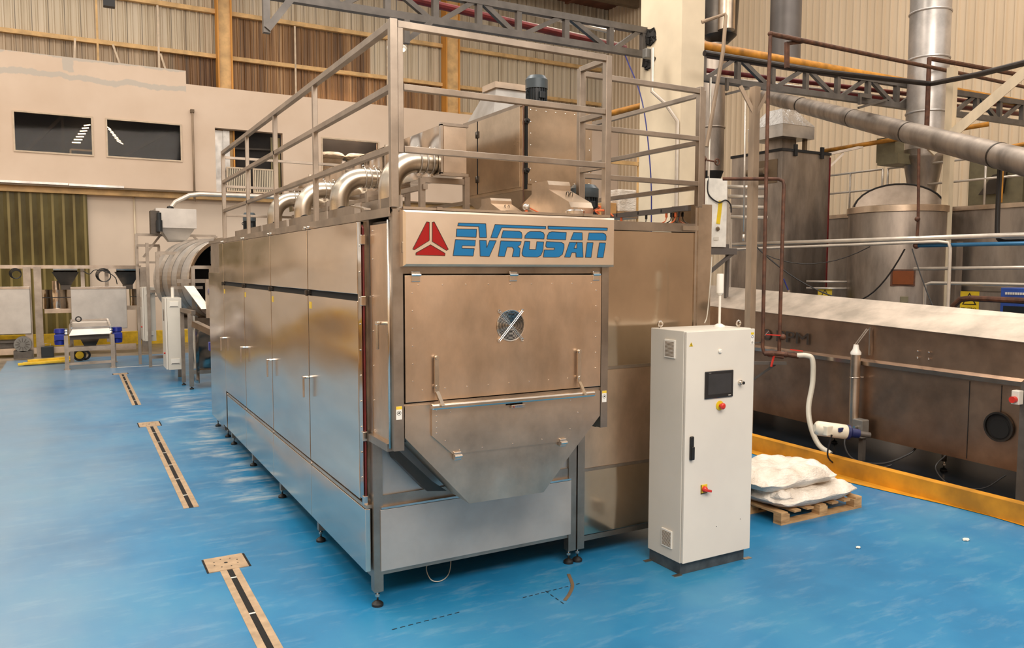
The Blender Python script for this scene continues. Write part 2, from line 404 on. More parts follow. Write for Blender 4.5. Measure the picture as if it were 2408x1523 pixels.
# rooms behind the openings
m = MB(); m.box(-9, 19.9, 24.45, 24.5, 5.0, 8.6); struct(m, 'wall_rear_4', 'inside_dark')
for i, (a, b, c, d, lab) in enumerate([(-6.2, -3.72, 6.07, 7.34, ''), (-3.34, -1.14, 6.07, 7.34, ''), (-.78, 1.52, 6.07, 7.34, ''), (6.3, 8.54, 5.9, 7.31, '')]):
    f = MB(); t = .05
    for q in ((a, b, d-t, d), (a, b, c, c+t), (a, a+t, c+t, d-t), (b-t, b, c+t, d-t)): f.box(q[0], q[1], 23.57, 23.66, q[2], q[3])
    w = struct(f, 'window_%d' % (i+1), 'window_frame')
    MB().box(a+t, b-t, 23.62, 23.63, c+t, d-t).build('pane', 'window_glass', w)
# things seen through the panes
solo(MB().bar((-3.3, 24.4, 5.9), (-2.0, 24.4, 7.4), .09).bar((-2.0, 24.4, 5.1), (-2.0, 24.4, 8.5), .08), 'steel_strut', 'inside_beam', 'diagonal steel strut behind the left dark upper window', 'strut')
solo(MB().bar((-1.8, 24.0, 6.3), (-1.15, 24.0, 6.3), .05).bar((-1.8, 24.0, 5.08), (-1.8, 24.0, 6.3), .05), 'inner_railing', 'column_cream', 'pale tubular railing behind the lower right corner of the left upper window', 'railing')
solo(MB().bar((-.3, 24.4, 6.2), (1.1, 24.4, 7.1), .07), 'steel_brace', 'inside_beam', 'slanting steel brace behind the right dark upper window', 'strut')
for k in range(7):
    solo(MB().bar((-1.75+.06*k, 24.15, 6.55+.095*k), (-1.5+.05*k, 24.15, 6.56+.1*k), .03), 'roof_skylight', 'lamp_glow', 'narrow bright skylight strip showing in the left dark upper window', 'skylight', 'skylight strips seen in the left window')
for k in range(6):
    solo(MB().bar((-.74+.06*k, 24.15, 7.16-.09*k), (-.6+.07*k, 24.15, 7.06-.09*k), .022), 'roof_skylight', 'lamp_glow', 'thin bright skylight strip showing at the left of the right upper window', 'skylight', 'skylight strips seen in the right window')
# sacks stacked behind the fourth window
def pillow(c, s, seed=0, mat='white_sack', amp=.04, sub=3, name='sack', parent=None):
    m = MB(); bmesh.ops.create_cube(m.bm, size=1)
    bmesh.ops.subdivide_edges(m.bm, edges=m.bm.edges[:], cuts=sub*3, use_grid_fill=True)
    rnd = random.Random(seed); ph = [rnd.uniform(0, 6) for _ in range(6)]
    for v in m.bm.verts:
        x, y, z = v.co*2
        ex = (max(0, 1-abs(x)**3)**.5*.75+.25)*(max(0, 1-abs(y)**3)**.5*.75+.25)
        z2 = z*ex; w = amp*(math.sin(3*x+ph[0])*math.cos(4*y+ph[1])+.6*math.sin(9*x+5*y+ph[2])+.4*math.sin(14*y-6*x+ph[3]))
        rc = 1-.13*x*x*y*y; x *= rc; y *= rc
        v.co = Vector((x*s[0]/2*(1-.05*abs(z)), y*s[1]/2*(1-.05*abs(z)), z2*s[2]/2+w*s[2]*(1 if z > 0 else .3)))+Vector(c)
    for f in m.bm.faces: f.smooth = True
    return m.build(name, mat, parent)
wd = ['left', 'right']
for cx_, n_ in ((6.85, 4), (7.85, 4)):
    for k in range(n_):
        o = pillow((cx_, 24.15, 6.0+.24*k), (.98, .5, .30), int(cx_*10)+k, amp=.05)
        tag(o, 'plump white sack behind the upper opening, %s stack, %s' % ('left' if cx_ < 7 else 'right', ['bottom', 'second from bottom', 'third from bottom', 'topmost'][k]), 'sack', 'white sacks in the upper storey')
# open doorway of the upper storey
solo(MB().box(2.62, 3.1, 23.95, 23.97, 5.1, 7.3).box(2.9, 3.12, 23.9, 23.92, 5.9, 7.3), 'grey_curtain', 'galvanised', 'grey plastic curtain at the left of the upper doorway', 'curtain')
solo(MB().box(4.55, 4.88, 23.95, 23.97, 5.1, 7.2), 'yellow_curtain', 'pvc_curtain', 'yellowish plastic curtain at the right of the upper doorway', 'curtain')
for x0, lab in ((2.95, 'left'), (3.85, 'right')):
    g = thing('mesh_gate', 'cream mesh gate panel across the upper doorway, %s one of two' % lab, 'gate', (x0, 23.7, 5.15))
    f = MB(); x1 = x0+.82
    for q in ((x0, x1, 5.97, 6.02), (x0, x1, 5.15, 5.2), (x0, x0+.05, 5.2, 5.97), (x1-.05, x1, 5.2, 5.97)): f.box(q[0], q[1], 23.68, 23.72, q[2], q[3])
    f.build('gate_frame', 'window_frame', g)
    b = MB(); x = x0+.07
    while x < x1-.06: b.box(x, x+.035, 23.69, 23.7, 5.2, 5.97); x += .06
    b.build('mesh_infill', 'column_cream', g)
    MB().box(x0+.05, x1-.05, 23.71, 23.72, 5.2, 5.97).build('backing', 'inside_beam', g)
solo(MB().bar((3.0, 24.3, 6.75), (4.6, 24.3, 6.8), .06), 'door_beam', 'inside_beam', 'thin dark beam crossing the dark of the upper doorway', 'beam')
# girts, posts and columns of the corrugated wall
for z, lab in ((11.5, 'upper'), (9.95, 'lower')):
    solo(MB().bar((-9, 24.45, z-.02), (19.5, 24.45, z+.02), .16, .14), 'wall_girt', 'girt_cream', 'long cream horizontal girt on the corrugated wall, %s one' % lab, 'beam')
solo(MB().bar((12.3, 24.45, 8.9), (19.5, 24.45, 8.95), .14, .1), 'short_girt', 'girt_cream', 'cream girt low on the grey corrugated wall right of the second orange column', 'beam')
for x, w_, lab in ((3.06, .5, 'left'), (11.87, .62, 'right')):
    t = thing('building_column', 'tall orange steel column against the corrugated wall, %s one' % lab, 'column', (x, 24.3, 0))
    MB().box(x-w_/2, x-w_/2+.05, 24.0, 24.5, 4.9, 16).box(x+w_/2-.05, x+w_/2, 24.0, 24.5, 4.9, 16).build('flange', 'orange_column', t)
    MB().box(x-w_/2+.05, x+w_/2-.05, 24.1, 24.16, 4.9, 16).build('web', 'girt_cream', t)
for x, z0, z1, dx, lab in ((-1.6, 9.1, 9.95, .05, 'leftmost white'), (-.2, 9.1, 9.9, -.25, 'left leaning white'), (1.2, 9.1, 9.8, -.2, 'right leaning white'), (-.9, 9.1, 16, 0, 'thin yellowish'), (.95, 9.1, 11.4, 0, 'straight white'), (5.6, 8.7, 11.4, 0, 'cream'), (9.2, 8.7, 11.4, 0, 'double cream')):
    solo(MB().bar((x, 24.4, z0), (x+dx, 24.4, z1), .06), 'sag_rod', 'window_frame' if 'white' in lab or 'cream' in lab else 'girt_cream', '%s upright rod between girts on the corrugated wall' % lab, 'rod')
# drain pipe on the beige wall
t = thing('drain_pipe', 'thin brown vertical drain pipe on the beige upper wall', 'pipe', (1.86, 23.5, 4.7))
MB().cyl((1.86, 23.5, 4.75), (1.86, 23.5, 7.75), .035, 8).build('pipe_body', 'tan_post', t); MB().box(1.8, 1.92, 23.45, 23.6, 7.75, 7.85).build('outlet', 'stain_brown', t)
solo(MB().cyl((0.02, 24.05, 0), (0.02, 24.05, 5.0), .03, 8), 'conduit', 'column_cream', 'thin white conduit running down the beige wall under the ledge', 'conduit')
for x in (-3.55, -3.1, -2.5, -1.95):
    solo(MB().ball((x, 23.78, 4.95), .11, (1, .25, .8), 1), 'burn_mark', 'soot', 'dark scorch mark on the cream ledge above the strip curtain', 'mark', 'scorch marks above the strip curtain')
# PVC strip curtain
m = MB(); x = -4.6; prev = None
while x < -1.6:
    pts = [(x, 23.95), (x+.10, 23.90), (x+.22, 23.93)]
    for a, y in pts:
        v = (m.bm.verts.new((a, y, .1)), m.bm.verts.new((a, y, 4.86)))
        if prev: m.bm.faces.new((prev[0], v[0], v[1], prev[1]))
        prev = v
    x += .3
tag(m.build('strip_curtain', 'pvc_curtain'), 'tall olive green strip curtain filling the left rear doorway', 'curtain')
solo(MB().box(-9, 5, 22.6, 22.9, 0, .42), 'rear_kerb', 'strut_yellow', 'yellow painted kerb on the floor behind the far left machines', 'kerb')
# column in the middle with the truss ends
m = MB().box(6.9, 7.39, 4.6, 5.66, 0, 15); o = struct(m, 'trim_4', 'column_cream'); tag(o, 'massive cream concrete column behind the steel oven', 'column', None, 'structure')
def truss(name, label, A, B, ztA, ztB, h, xs, mat='truss_paint'):
    A, B = V((*A, 0)), V((*B, 0)); L = (B-A).length; d = (B-A)/L
    P = lambda s_, k: A+d*s_+V((0, 0, ztA+(ztB-ztA)*s_/L-(h if k else 0)))
    t = thing(name, label, 'truss', tuple(P(0, 1)))
    MB().bar(P(0, 0), P(L, 0), .10).build('top_chord', mat, t); MB().bar(P(0, 1), P(L, 1), .10).build('bottom_chord', mat, t)
    for i, s_ in enumerate(xs):
        MB().bar(P(s_, 0), P(s_, 1), .085).build('post', mat, t)
        if i < len(xs)-1:
            k = i % 2; MB().bar(P(s_+.06, k), P(xs[i+1]-.06, 1-k), .07).build('diagonal', mat, t)
    return t
t = truss('lattice_girder', 'grey lattice girder overhead running left from the cream column', (.45, 5.53), (6.93, 5.53), 6.52, 6.58, .40, [.1, 1.0, 1.75, 2.5, 3.22, 3.92, 4.81, 5.7, 6.4])
MB().bar((.5, 5.53, 6.08), (.5, 5.53, 5.62), .09).bar((.5, 5.5, 5.66), (.82, 5.5, 6.1), .09).build('end_bracket', 'truss_paint', t)
MB().bar((2.44, 5.4, 6.05), (2.44, 5.4, 5.72), .08).bar((2.46, 5.4, 5.78), (2.85, 5.4, 6.1), .07).build('knee_bracket', 'truss_paint', t)
t = truss('lattice_girder', 'grey lattice girder overhead running right from the cream column under the yellow pipe', (7.39, 5.53), (17.0, 4.18), 6.36, 6.08, .43, [.1, .75, 1.5, 2.28, 3.07, 3.84, 4.61, 5.36, 6.12, 6.88, 7.6, 8.3, 9.0, 9.6])
for k, (bx, by) in enumerate(((8.5, 5.3), (11.6, 4.9))):
    MB().box(bx-.05, bx+.0, by-.15, by-.1, 5.68, 5.9).box(bx, bx+.3, by-.15, by-.1, 5.82, 5.9).bar((bx-.02, by-.1, 5.62), (bx+.75, by-.15, 5.85), .04).build('hanging_bracket', 'truss_paint', t)
for z, s_, lab in ((6.44, .15, 'upper'), (6.03, .13, 'lower')):
    m = MB().ball((6.89, 5.42, z), s_, (.2, 1.1, .9), 3)
    for v in m.bm.verts: v.co += V((random.uniform(-.02, .02), random.uniform(-.05, .05), random.uniform(-.05, .05)))
    tag(m.build('sealant_patch', 'soot'), 'black sealant blob where the girder enters the cream column, %s one' % lab, 'patch')
solo(MB().tube([(-.5, 6.1, 6.75), (3.0, 6.1, 6.6), (6.9, 6.1, 6.42)], .06, 10), 'sprinkler_pipe', 'red_pipe', 'dark red pipe behind the left overhead lattice girder', 'pipe')
solo(MB().tube([(2.5, 6.4, 6.75), (7.0, 6.4, 6.58)], .035, 8), 'conduit_run', 'pale_pipe', 'thin pale conduit behind the left overhead lattice girder', 'conduit')
solo(MB().tube([(4.3, 6.6, 6.95), (4.45, 6.6, 6.95), (7.0, 6.6, 6.85)], .045, 8), 'water_pipe', 'pale_pipe', 'thin pale pipe meeting the cream column above the girder', 'pipe')
# high bay lamps
def bay(x, y, z, lab, mat='white_label'):
    t = thing('high_bay_lamp', lab, 'lamp', (x, y, z))
    MB().lathe([(.05, .16), (.12, .14), (.3, .05), (.34, 0), (.34, -.05), (.1, -.06)], (x, y, z), 'z', 24).build('shade', mat, t)
    MB().cyl((x, y, z-.09), (x, y, z-.05), .27, 24).build('diffuser', 'lamp_glow', t)
    MB().cyl((x, y, z+.15), (x, y, 14.3), .012, 6).build('cord', 'cable_black', t)
bay(7.95, 20.1, 9.92, 'round white high bay lamp hanging in front of the corrugated wall')
bay(15.3, 21.5, 13.4, 'lit high bay lamp under the brown roof at the top', 'grey_box')
solo(MB().box(-.98, -.72, 17, 17.2, 9.0, 9.5), 'hanging_speaker', 'black_rubber', 'small black box hanging at the top edge above the beige wall', 'box')
for x in (11.5, 14.5, 17.5):
    solo(MB().bar((x, 20.5, 14.2), (x, 24.3, 14.2), .15, .2), 'roof_purlin', 'roof_sheet', 'brown roof purlin under the ceiling at the top', 'beam', 'brown purlins under the roof')
solo(MB().bar((9, 22.2, 13.9), (19.8, 22.2, 13.9), .25, .4), 'roof_beam', 'stain_brown', 'deep brown roof beam across the top behind the cream column', 'beam')
# kerb on the right
m = MB(); pts = [(6.3, -7), (6.17, -1.33), (6.19, 1), (6.24, 2.4), (6.35, 6.5)]
for (a, b), (c, d) in zip(pts, pts[1:]):
    m.loft([(a, b, 0), (a+.0, b, .2), (a+.12, b, .2), (a+.12, b, 0)], [(c, d, 0), (c, d, .2), (c+.12, d, .2), (c+.12, d, 0)])
k = tag(m.build('floor_kerb', 'kerb_yellow'), 'yellow painted concrete kerb running along the right side of the blue floor', 'kerb')
rs = random.Random(3); ys = [-7+i*.5 for i in range(27)]
sk = [(6.10-.05*math.sin(y*1.7)-(.0 if y < 0 else .05)+rs.uniform(-.03, .02)) for y in ys]
m = MB()
for i in range(26): m.quad((sk[i], ys[i], .006), (6.33, ys[i], .006), (6.33, ys[i+1], .006), (sk[i+1], ys[i+1], .006))
m.build('painted_skirt', 'kerb_yellow', k)
# floor drains
def drain(x, y0, y1, lab, lab2):
    t = thing('slot_drain', lab, 'drain', (x, y0, 0)); w = .075
    MB().box(x-w, x-.022, y0, y1, 0, .004).box(x+.022, x+w, y0, y1, 0, .004).build('edge_strip', 'drain_tan', t)
    MB().box(x-.022, x+.022, y0, y1, 0, .002).build('slot', 'black_gap', t)
    m = MB(); y = y0+.5
    while y < y1-.1: m.box(x-.022, x+.022, y, y+.02, 0, .004); y += .75
    m.build('spacer', 'concrete_white', t)
def plate(x0, x1, y0, y1, lab):
    t = thing('drain_cover', lab, 'cover', (x0, y0, 0))
    MB().box(x0, x1, y0, y1, 0, .007).build('cover_plate', 'drain_tan', t)
    MB().box(x0-.015, x0, y0, y1, 0, .003).build('gap', 'black_gap', t); MB().box(x1, x1+.02, y0, y1, 0, .003).build('gap', 'black_gap', t)
    m = MB(); cx_, cy_ = (x0+x1)/2, (y0+y1)/2; m.cyl((cx_, cy_, .0071), (cx_, cy_, .0078), .016, 12)
    for i in range(8):
        a = 2*math.pi*i/8+.3; m.cyl((cx_+.10*math.cos(a), cy_+.10*math.sin(a), .0071), (cx_+.10*math.cos(a), cy_+.10*math.sin(a), .0078), .007, 8)
    m.build('screw_hole', 'black_gap', t)
drain(-.81, -3.2, 1.25, 'nearest slot drain in the blue floor running off the bottom edge', 0)
drain(-.865, 3.2, 7.95, 'middle slot drain between the second and first drain covers', 0)
drain(-.93, 10.2, 14.85, 'farthest slot drain ending near the vibrating table', 0)
plate(-.97, -.655, 1.25, 1.58, 'nearest square steel drain cover with screw holes in the blue floor')
plate(-1.03, -.73, 7.97, 8.36, 'middle square steel drain cover on the blue floor')
plate(-1.12, -.82, 14.87, 15.1, 'farthest small drain cover in front of the vibrating table')
solo(MB().box(-.98, .1, 16.3, 16.36, 0, .004), 'floor_line', 'white_label', 'thin white line painted on the blue floor far left', 'line')
# small marks on the blue floor
def dashes(p, q, n_, lab, mat='cable_black'):
    m = MB(); p, q = V(p), V(q)
    for i in range(n_): m.bar(p+(q-p)*(i+.1)/n_, p+(q-p)*(i+.7)/n_, .006, .001)
    solo(m, 'marker_line', mat, lab, 'marking')
dashes((1.034, -0.407, .003), (1.584, -0.394, .003), 10, 'dashed black marker line on the floor in front of the oven')
dashes((1.255, -0.381, .003), (1.252, -0.669, .003), 4, 'short dashed line crossing the longer one before the oven')
dashes((-0.022, -0.424, .003), (0.527, -0.399, .003), 9, 'faint dashed marker line near the left foot of the oven')
m = MB().tube(sm([(1.596, -0.193, .003), (1.504, -0.388, .003), (1.396, -0.513, .003), (1.290, -0.604, .003)]), .014, 6, rr=None)
for v in m.bm.verts: v.co.z = min(v.co.z, .005)
tag(m.build('glue_smear', 'stain_brown'), 'curved brown glue smear on the blue floor between oven and cabinet', 'stain')
for i, (x, y, s_) in enumerate(((5.25, -1.3, .03), (4.2, -.95, .02))):
    tag(MB().ball((x, y, .01), s_, (1.4, 1, .5), 1).build('floor_crumb', 'concrete_white'), ['small white crumb on the blue floor right of the pallet', 'tiny white crumb on the blue floor before the pallet'][i], 'crumb')

# ---------------------------------------------------------------- the steel oven
SIGN=[
 ('P1',[(0.205,2.805),(0.225,2.803),(0.224,2.682),(0.116,2.618),(0.105,2.624)]),
 ('P2',[(0.246,2.803),(0.26,2.807),(0.363,2.625),(0.35,2.617),(0.245,2.676)]),
 ('P3',[(0.232,2.654),(0.339,2.598),(0.337,2.581),(0.127,2.584),(0.128,2.599)]),
 ('b1',[(0.439,2.805),(0.649,2.806),(0.655,2.71),(0.601,2.709),(0.594,2.784),(0.434,2.785)]),
 ('b2',[(0.721,2.803),(1.138,2.801),(1.137,2.782),(0.774,2.782),(0.739,2.71),(0.688,2.71)]),
 ('b3',[(1.157,2.804),(1.688,2.804),(1.686,2.784),(1.159,2.781)]),
 ('E1',[(0.426,2.764),(0.578,2.766),(0.574,2.71),(0.422,2.712)]),
 ('E2',[(0.416,2.692),(0.569,2.69),(0.565,2.65),(0.467,2.651),(0.465,2.634),(0.56,2.633),(0.551,2.581),(0.398,2.582)]),
 ('V',[(0.601,2.691),(0.653,2.69),(0.656,2.64),(0.678,2.69),(0.732,2.69),(0.676,2.579),(0.605,2.581)]),
 ('R1',[(0.786,2.762),(0.916,2.761),(0.934,2.753),(0.94,2.735),(0.938,2.71),(0.77,2.711)]),
 ('R2',[(0.767,2.69),(0.934,2.689),(0.927,2.666),(0.905,2.651),(0.925,2.638),(0.919,2.579),(0.859,2.58),(0.873,2.63),(0.861,2.647),(0.819,2.647),(0.798,2.58),(0.747,2.581)]),
 ('O1',[(0.962,2.711),(0.965,2.731),(0.987,2.754),(1.008,2.762),(1.09,2.763),(1.116,2.757),(1.127,2.74),(1.123,2.709)]),
 ('O2',[(0.962,2.691),(1.006,2.69),(0.999,2.634),(1.055,2.633),(1.063,2.69),(1.121,2.689),(1.114,2.624),(1.097,2.59),(1.067,2.578),(0.968,2.579),(0.945,2.587),(0.939,2.606)]),
 ('S1',[(1.149,2.709),(1.152,2.735),(1.167,2.759),(1.191,2.764),(1.316,2.762),(1.311,2.707)]),
 ('S2',[(1.144,2.692),(1.272,2.689),(1.297,2.677),(1.297,2.646),(1.283,2.6),(1.253,2.581),(1.222,2.578),(1.118,2.578),(1.126,2.631),(1.21,2.632),(1.215,2.646),(1.15,2.647),(1.138,2.659)]),
 ('A1',[(1.38,2.764),(1.457,2.763),(1.459,2.708),(1.354,2.709)]),
 ('A2',[(1.345,2.691),(1.408,2.691),(1.384,2.646),(1.41,2.647),(1.41,2.691),(1.459,2.691),(1.467,2.58),(1.404,2.58),(1.402,2.614),(1.365,2.614),(1.351,2.579),(1.301,2.58)]),
 ('N1',[(1.518,2.763),(1.646,2.765),(1.669,2.757),(1.677,2.741),(1.675,2.71),(1.507,2.709)]),
 ('N2',[(1.502,2.691),(1.557,2.691),(1.54,2.579),(1.487,2.58)]),
 ('N3',[(1.615,2.691),(1.672,2.691),(1.651,2.579),(1.594,2.579)]),
]
ov = thing('drying_oven', 'huge stainless steel oven with a red and blue name board on its front', 'oven', (0, 0, 0))
# main body core and roof, set back behind the doors
MB().box(.0, 1.80, .02, 7.4, .26, 2.86).build('body', 'steel_dull', ov)
MB().box(-.01, 1.79, -.44, 7.5, 2.86, 2.90).box(1.79, 3.1, .0, 7.5, 2.861, 2.899).build('roof_plate', 'steel_dull', ov)
f = MB()
for y in (.06, 1.55, 3.04, 4.54, 6.0, 6.6): f.box(.012, .072, y-.03, y+.03, .11, .40)
f.box(-.005, .065, -.035, .035, .115, 2.3).box(.0, .06, .0, 7.45, .21, .26).box(1.70, 1.775, -.03, .04, .12, 1.6).box(1.79, 1.86, -.03, .04, .12, 1.62)
f.box(.06, 1.72, -.02, .03, .235, .275).box(.06, 1.72, -.02, .03, .75, .83)
f.box(-.02, .0, -.44, 6.35, 2.84, 2.90).build('frame', 'steel_frame', ov)
MB().box(.06, 1.71, -.005, .03, .83, 1.35).build('inner_panel', 'steel_panel', ov)
MB().box(.045, 1.715, -.045, -.02, .27, .73, .002).build('lower_front_panel', 'steel_panel', ov)
MB().box(.05, 1.71, -.05, -.01, .735, .75).build('panel_lip', 'steel_bright', ov)
# levelling feet
def foot(x, y, par, name='leveling_foot', mat='black_rubber'):
    a = MB().lathe([(.043, 0), (.043, .018), (.03, .03), (.012, .04)], (x, y, 0), 'z', 16).build(name, mat, par)
    MB().cyl((x, y, .04), (x, y, .15), .008, 8).cyl((x, y, .07), (x, y, .09), .018, 6).build('threaded_stem', 'steel_bright', a)
for x, y in ((.03, 0), (.04, 1.56), (.05, 3.12), (.05, 4.68), (.05, 6.05), (.06, 6.6), (.06, 7.5), (1.735, .02), (1.825, .02)): foot(x, y, ov)
# left side doors
names = ['nearest', 'second', 'third', 'fourth']
ys = [.075, 1.55, 3.045, 4.54, 6.03]
def handle(x, y, z, par, sgn=-1, L=.20):
    h = MB().cyl((x+.005, y-.01, z), (x-.045, y-.01, z), .012, 10).bar((x-.05, y-.005, z-L/2+.1), (x-.05, y-.005, z-L+.02), .016, .022, bev=.003)
    h.bar((x-.045, y-.03, z), (x-.045, y+.02, z), .03, .022, bev=.004)
    h.build('handle', 'steel_bright', par)
for i in range(4):
    a, b = ys[i]+(.085 if i == 0 else .012), ys[i+1]-.012
    MB().box(-.045, .0, a, b, 2.305, 2.83, .003).build('upper_door', 'steel_door', ov)
    zt, zb = 2.255, .80
    if i < 3: d = MB().box(-.045, .0, a, b, .775, 2.255, .003).build('lower_door', 'steel_door', ov)
    else: d = MB().box(-.045, .0, a, b, .775, 2.255, .003).build('lower_door', 'steel_door', ov)
    handle(-.045, ys[i+1]+.02 if i < 3 else ys[i+1]+.02, 1.52, d)
    MB().box(-.047, -.0455, b-.11, b-.03, 2.14, 2.20).build('yellow_tag', 'yellow_label', d, 'small yellow tag')
    MB().box(-.06, -.0, ys[i+1]-.06, ys[i+1]+.06, 2.262, 2.298, .004).cyl((-.065, ys[i+1]-.04, 2.25), (-.065, ys[i+1]-.04, 2.30), .012, 10).build('hinge', 'steel_dark', ov)
    m = MB()
    for q in (-.10, .02): m.box(-.055, -.01, ys[i+1]+q, ys[i+1]+q+.09, 2.835, 2.85).cyl((-.05, ys[i+1]+q+.02, 2.845), (-.05, ys[i+1]+q+.02, 2.86), .016, 10)
    m.build('top_hinge', 'steel_bright', ov)
# riveted edge plate beside the nearest doors and the red seal
m = MB().box(-.042, .0, .075, .155, .79, 2.83)
m.build('edge_plate', 'steel_mirror', ov)
m = MB(); z = .95
while z < 2.8: m.ball((-.044, .11, z), .007, (1, 1, 1), 1); z += .19
m.build('rivets', 'steel_bright', ov)
solo_seal = MB().tube([(-.03, .055, .8), (-.03, .055, 2.78), (-.03, .10, 2.82)], .007, 8).build('door_seal', 'red_pipe', ov)
for z in (2.70, 2.26, 1.27, .79): MB().box(-.055, -.02, .035, .075, z-.035, z+.035, .004).build('corner_clamp', 'steel_bright', ov)
# black gaps between doors
g = MB()
for y in ys[1:]: g.box(-.03, -.001, y-.012, y+.012, .78, 2.83)
g.box(-.03, -.001, .08, 6.0, 2.255, 2.305); g.build('door_gap', 'black_gap', ov)
# skirt panels
ks = [-.0, 1.505, 3.03, 4.54, 5.88]
for i in range(4):
    MB().box(-.055, -.015, ks[i]+.006, ks[i+1]-.008, .265, .735, .003).build('skirt_panel', 'steel_door', ov)
    MB().box(-.048, -.0, ks[i]+.01, ks[i+1]-.02, .738, .765).build('skirt_lip', 'steel_hopper', ov)
    MB().cyl((-.02, ks[i+1], .74), (-.055, ks[i+1], .75), .014, 8).build('catch', 'steel_dull', ov)
# narrow last section
MB().box(-.045, .0, 6.03, 6.34, .25, 2.83, .003).build('fixed_panel', 'steel_door', ov)
MB().box(-.03, .3, 6.42, 7.48, .2, 2.42, .004).build('rear_section', 'steel_door', ov)
MB().box(-.02, .3, 6.40, 7.5, 2.42, 2.5).bar((.03, 6.45, 2.5), (.03, 6.45, 2.92), .07).bar((.03, 6.45, 2.9), (.03, 7.1, 2.9), .05).bar((.03, 6.9, 2.5), (.03, 6.5, 2.75), .05).build('rear_section_frame', 'steel_frame', ov)
# roof edge toe plates
for a, b in ((-.3, .1), (.15, 1.42), (1.5, 2.9), (3.0, 4.2), (4.3, 6.0)):
    MB().box(.12, .135, a, b, 2.9, 3.0).build('toe_plate', 'steel_dull', ov)
# projecting front box
MB().box(.0, .012, -.42, -.005, 1.27, 2.80, .001).build('side_panel', 'steel_front', ov)
m = MB()
for z in (2.76, 2.56, 2.3, 2.05, 1.8, 1.55, 1.33):
    for y in (-.36, -.06): m.ball((-.002, y, z), .006, (1, 1, 1), 1)
m.build('rivets', 'steel_bright', ov)
handle(.0, -.28, 2.12, ov, L=.2)
f = MB(); f.box(-.005, .066, -.47, -.40, 1.26, 2.87).box(1.70, 1.765, -.47, -.40, 1.255, 2.87).box(.066, 1.7, -.455, -.41, 2.46, 2.53).box(0, 1.765, -.46, -.40, 2.82, 2.89)
f.box(.066, 1.70, -.455, -.42, 1.55, 1.575).build('front_box_frame', 'steel_frame', ov)
MB().box(.02, 1.74, -.40, .0, 1.30, 2.82).build('front_box_core', 'steel_dark', ov)
MB().bar((.0, -.39, 1.27), (.0, 0, 1.27), .05).build('bottom_rail', 'steel_frame', ov); MB().bar((1.74, -.39, 1.27), (1.74, 0, 1.27), .05).build('bottom_rail', 'steel_frame', ov); MB().cyl((-.01, -.405, 1.27), (-.01, -.405, 2.82), .011, 8).build('front_box_rail', 'steel_bright', ov)
fp = MB().box(.078, 1.694, -.472, -.45, 1.585, 2.448, .002).build('front_panel', 'steel_front', ov)
m = MB()
for i in range(9): m.ball((.175+i*.178, -.473, 2.385), .005, (1, 1, 1), 1)
for i in range(8): m.ball((.2+i*.17, -.473, 1.665), .005, (1, 1, 1), 1)
for i in range(6):
    for x in (.13, 1.645): m.ball((x, -.473, 2.33-.12*i), .005, (1, 1, 1), 1)
m.build('rivets', 'steel_bright', fp)
for x in (.155, .91, 1.64): MB().box(x-.032, x+.032, -.482, -.455, 2.405, 2.475, .004).cyl((x-.034, -.485, 2.452), (x+.034, -.485, 2.452), .009, 8).build('hinge', 'steel_bright', ov)
fan = MB().cyl((.891, -.4735, 2.085), (.891, -.472, 2.085), .108, 40).build('fan_opening', 'black_gap', fp)
g = MB()
for k in range(11): g.torus((.891, -.481, 2.085), .012+.0093*k, .0016, 'y', 36, 5)
g.torus((.891, -.478, 2.085), .112, .003, 'y', 40, 5)
for sx in (-1, 1):
    for o_ in (-.006, .006):
        g.tube([(.891-sx*.095+o_*.7, -.484, 2.085-.105-o_*.7*sx), (.891+sx*.095+o_*.7, -.484, 2.085+.105-o_*.7*sx)], .0022, 6)
    for q in (-1, 1): g.torus((.891+q*sx*.096, -.482, 2.085+q*.107), .009, .003, 'y', 12, 5)
g.build('fan_grille', 'steel_bright', fp)
bl = MB()
for k in range(7):
    a = 2*math.pi*k/7; c_, s_ = math.cos(a), math.sin(a)
    bl.loft([(.891+.03*c_-.01*s_, -.4745, 2.085+.03*s_+.01*c_), (.891+.03*c_+.02*s_, -.4745, 2.085+.03*s_-.02*c_), (.891+.03*c_+.02*s_, -.474, 2.085+.03*s_-.02*c_)],
            [(.891+.1*c_-.03*s_, -.4745, 2.085+.1*s_+.03*c_), (.891+.1*c_+.02*s_, -.4745, 2.085+.1*s_-.02*c_), (.891+.1*c_+.02*s_, -.474, 2.085+.1*s_-.02*c_)])
bl.build('fan_blades', 'motor_dark', fp)
# safety stickers on the two front posts
for x, z, nm in ((.03, 1.52, 'l'), (1.733, 1.50, 'r')):
    s_ = MB().box(x-.021, x+.021, -.4722, -.4705, z-.045, z+.045).build('safety_sticker', 'white_label', ov, 'small white and yellow warning sticker')
    MB().box(x-.021, x+.021, -.4728, -.4722, z+.025, z+.045).build('warning_band', 'yellow_label', s_)
    MB().torus((x, -.4726, z), .014, .0015, 'y', 20, 4).ball((x, -.4726, z), .007, (1, .1, 1), 1).build('pictogram', 'cable_black', s_)
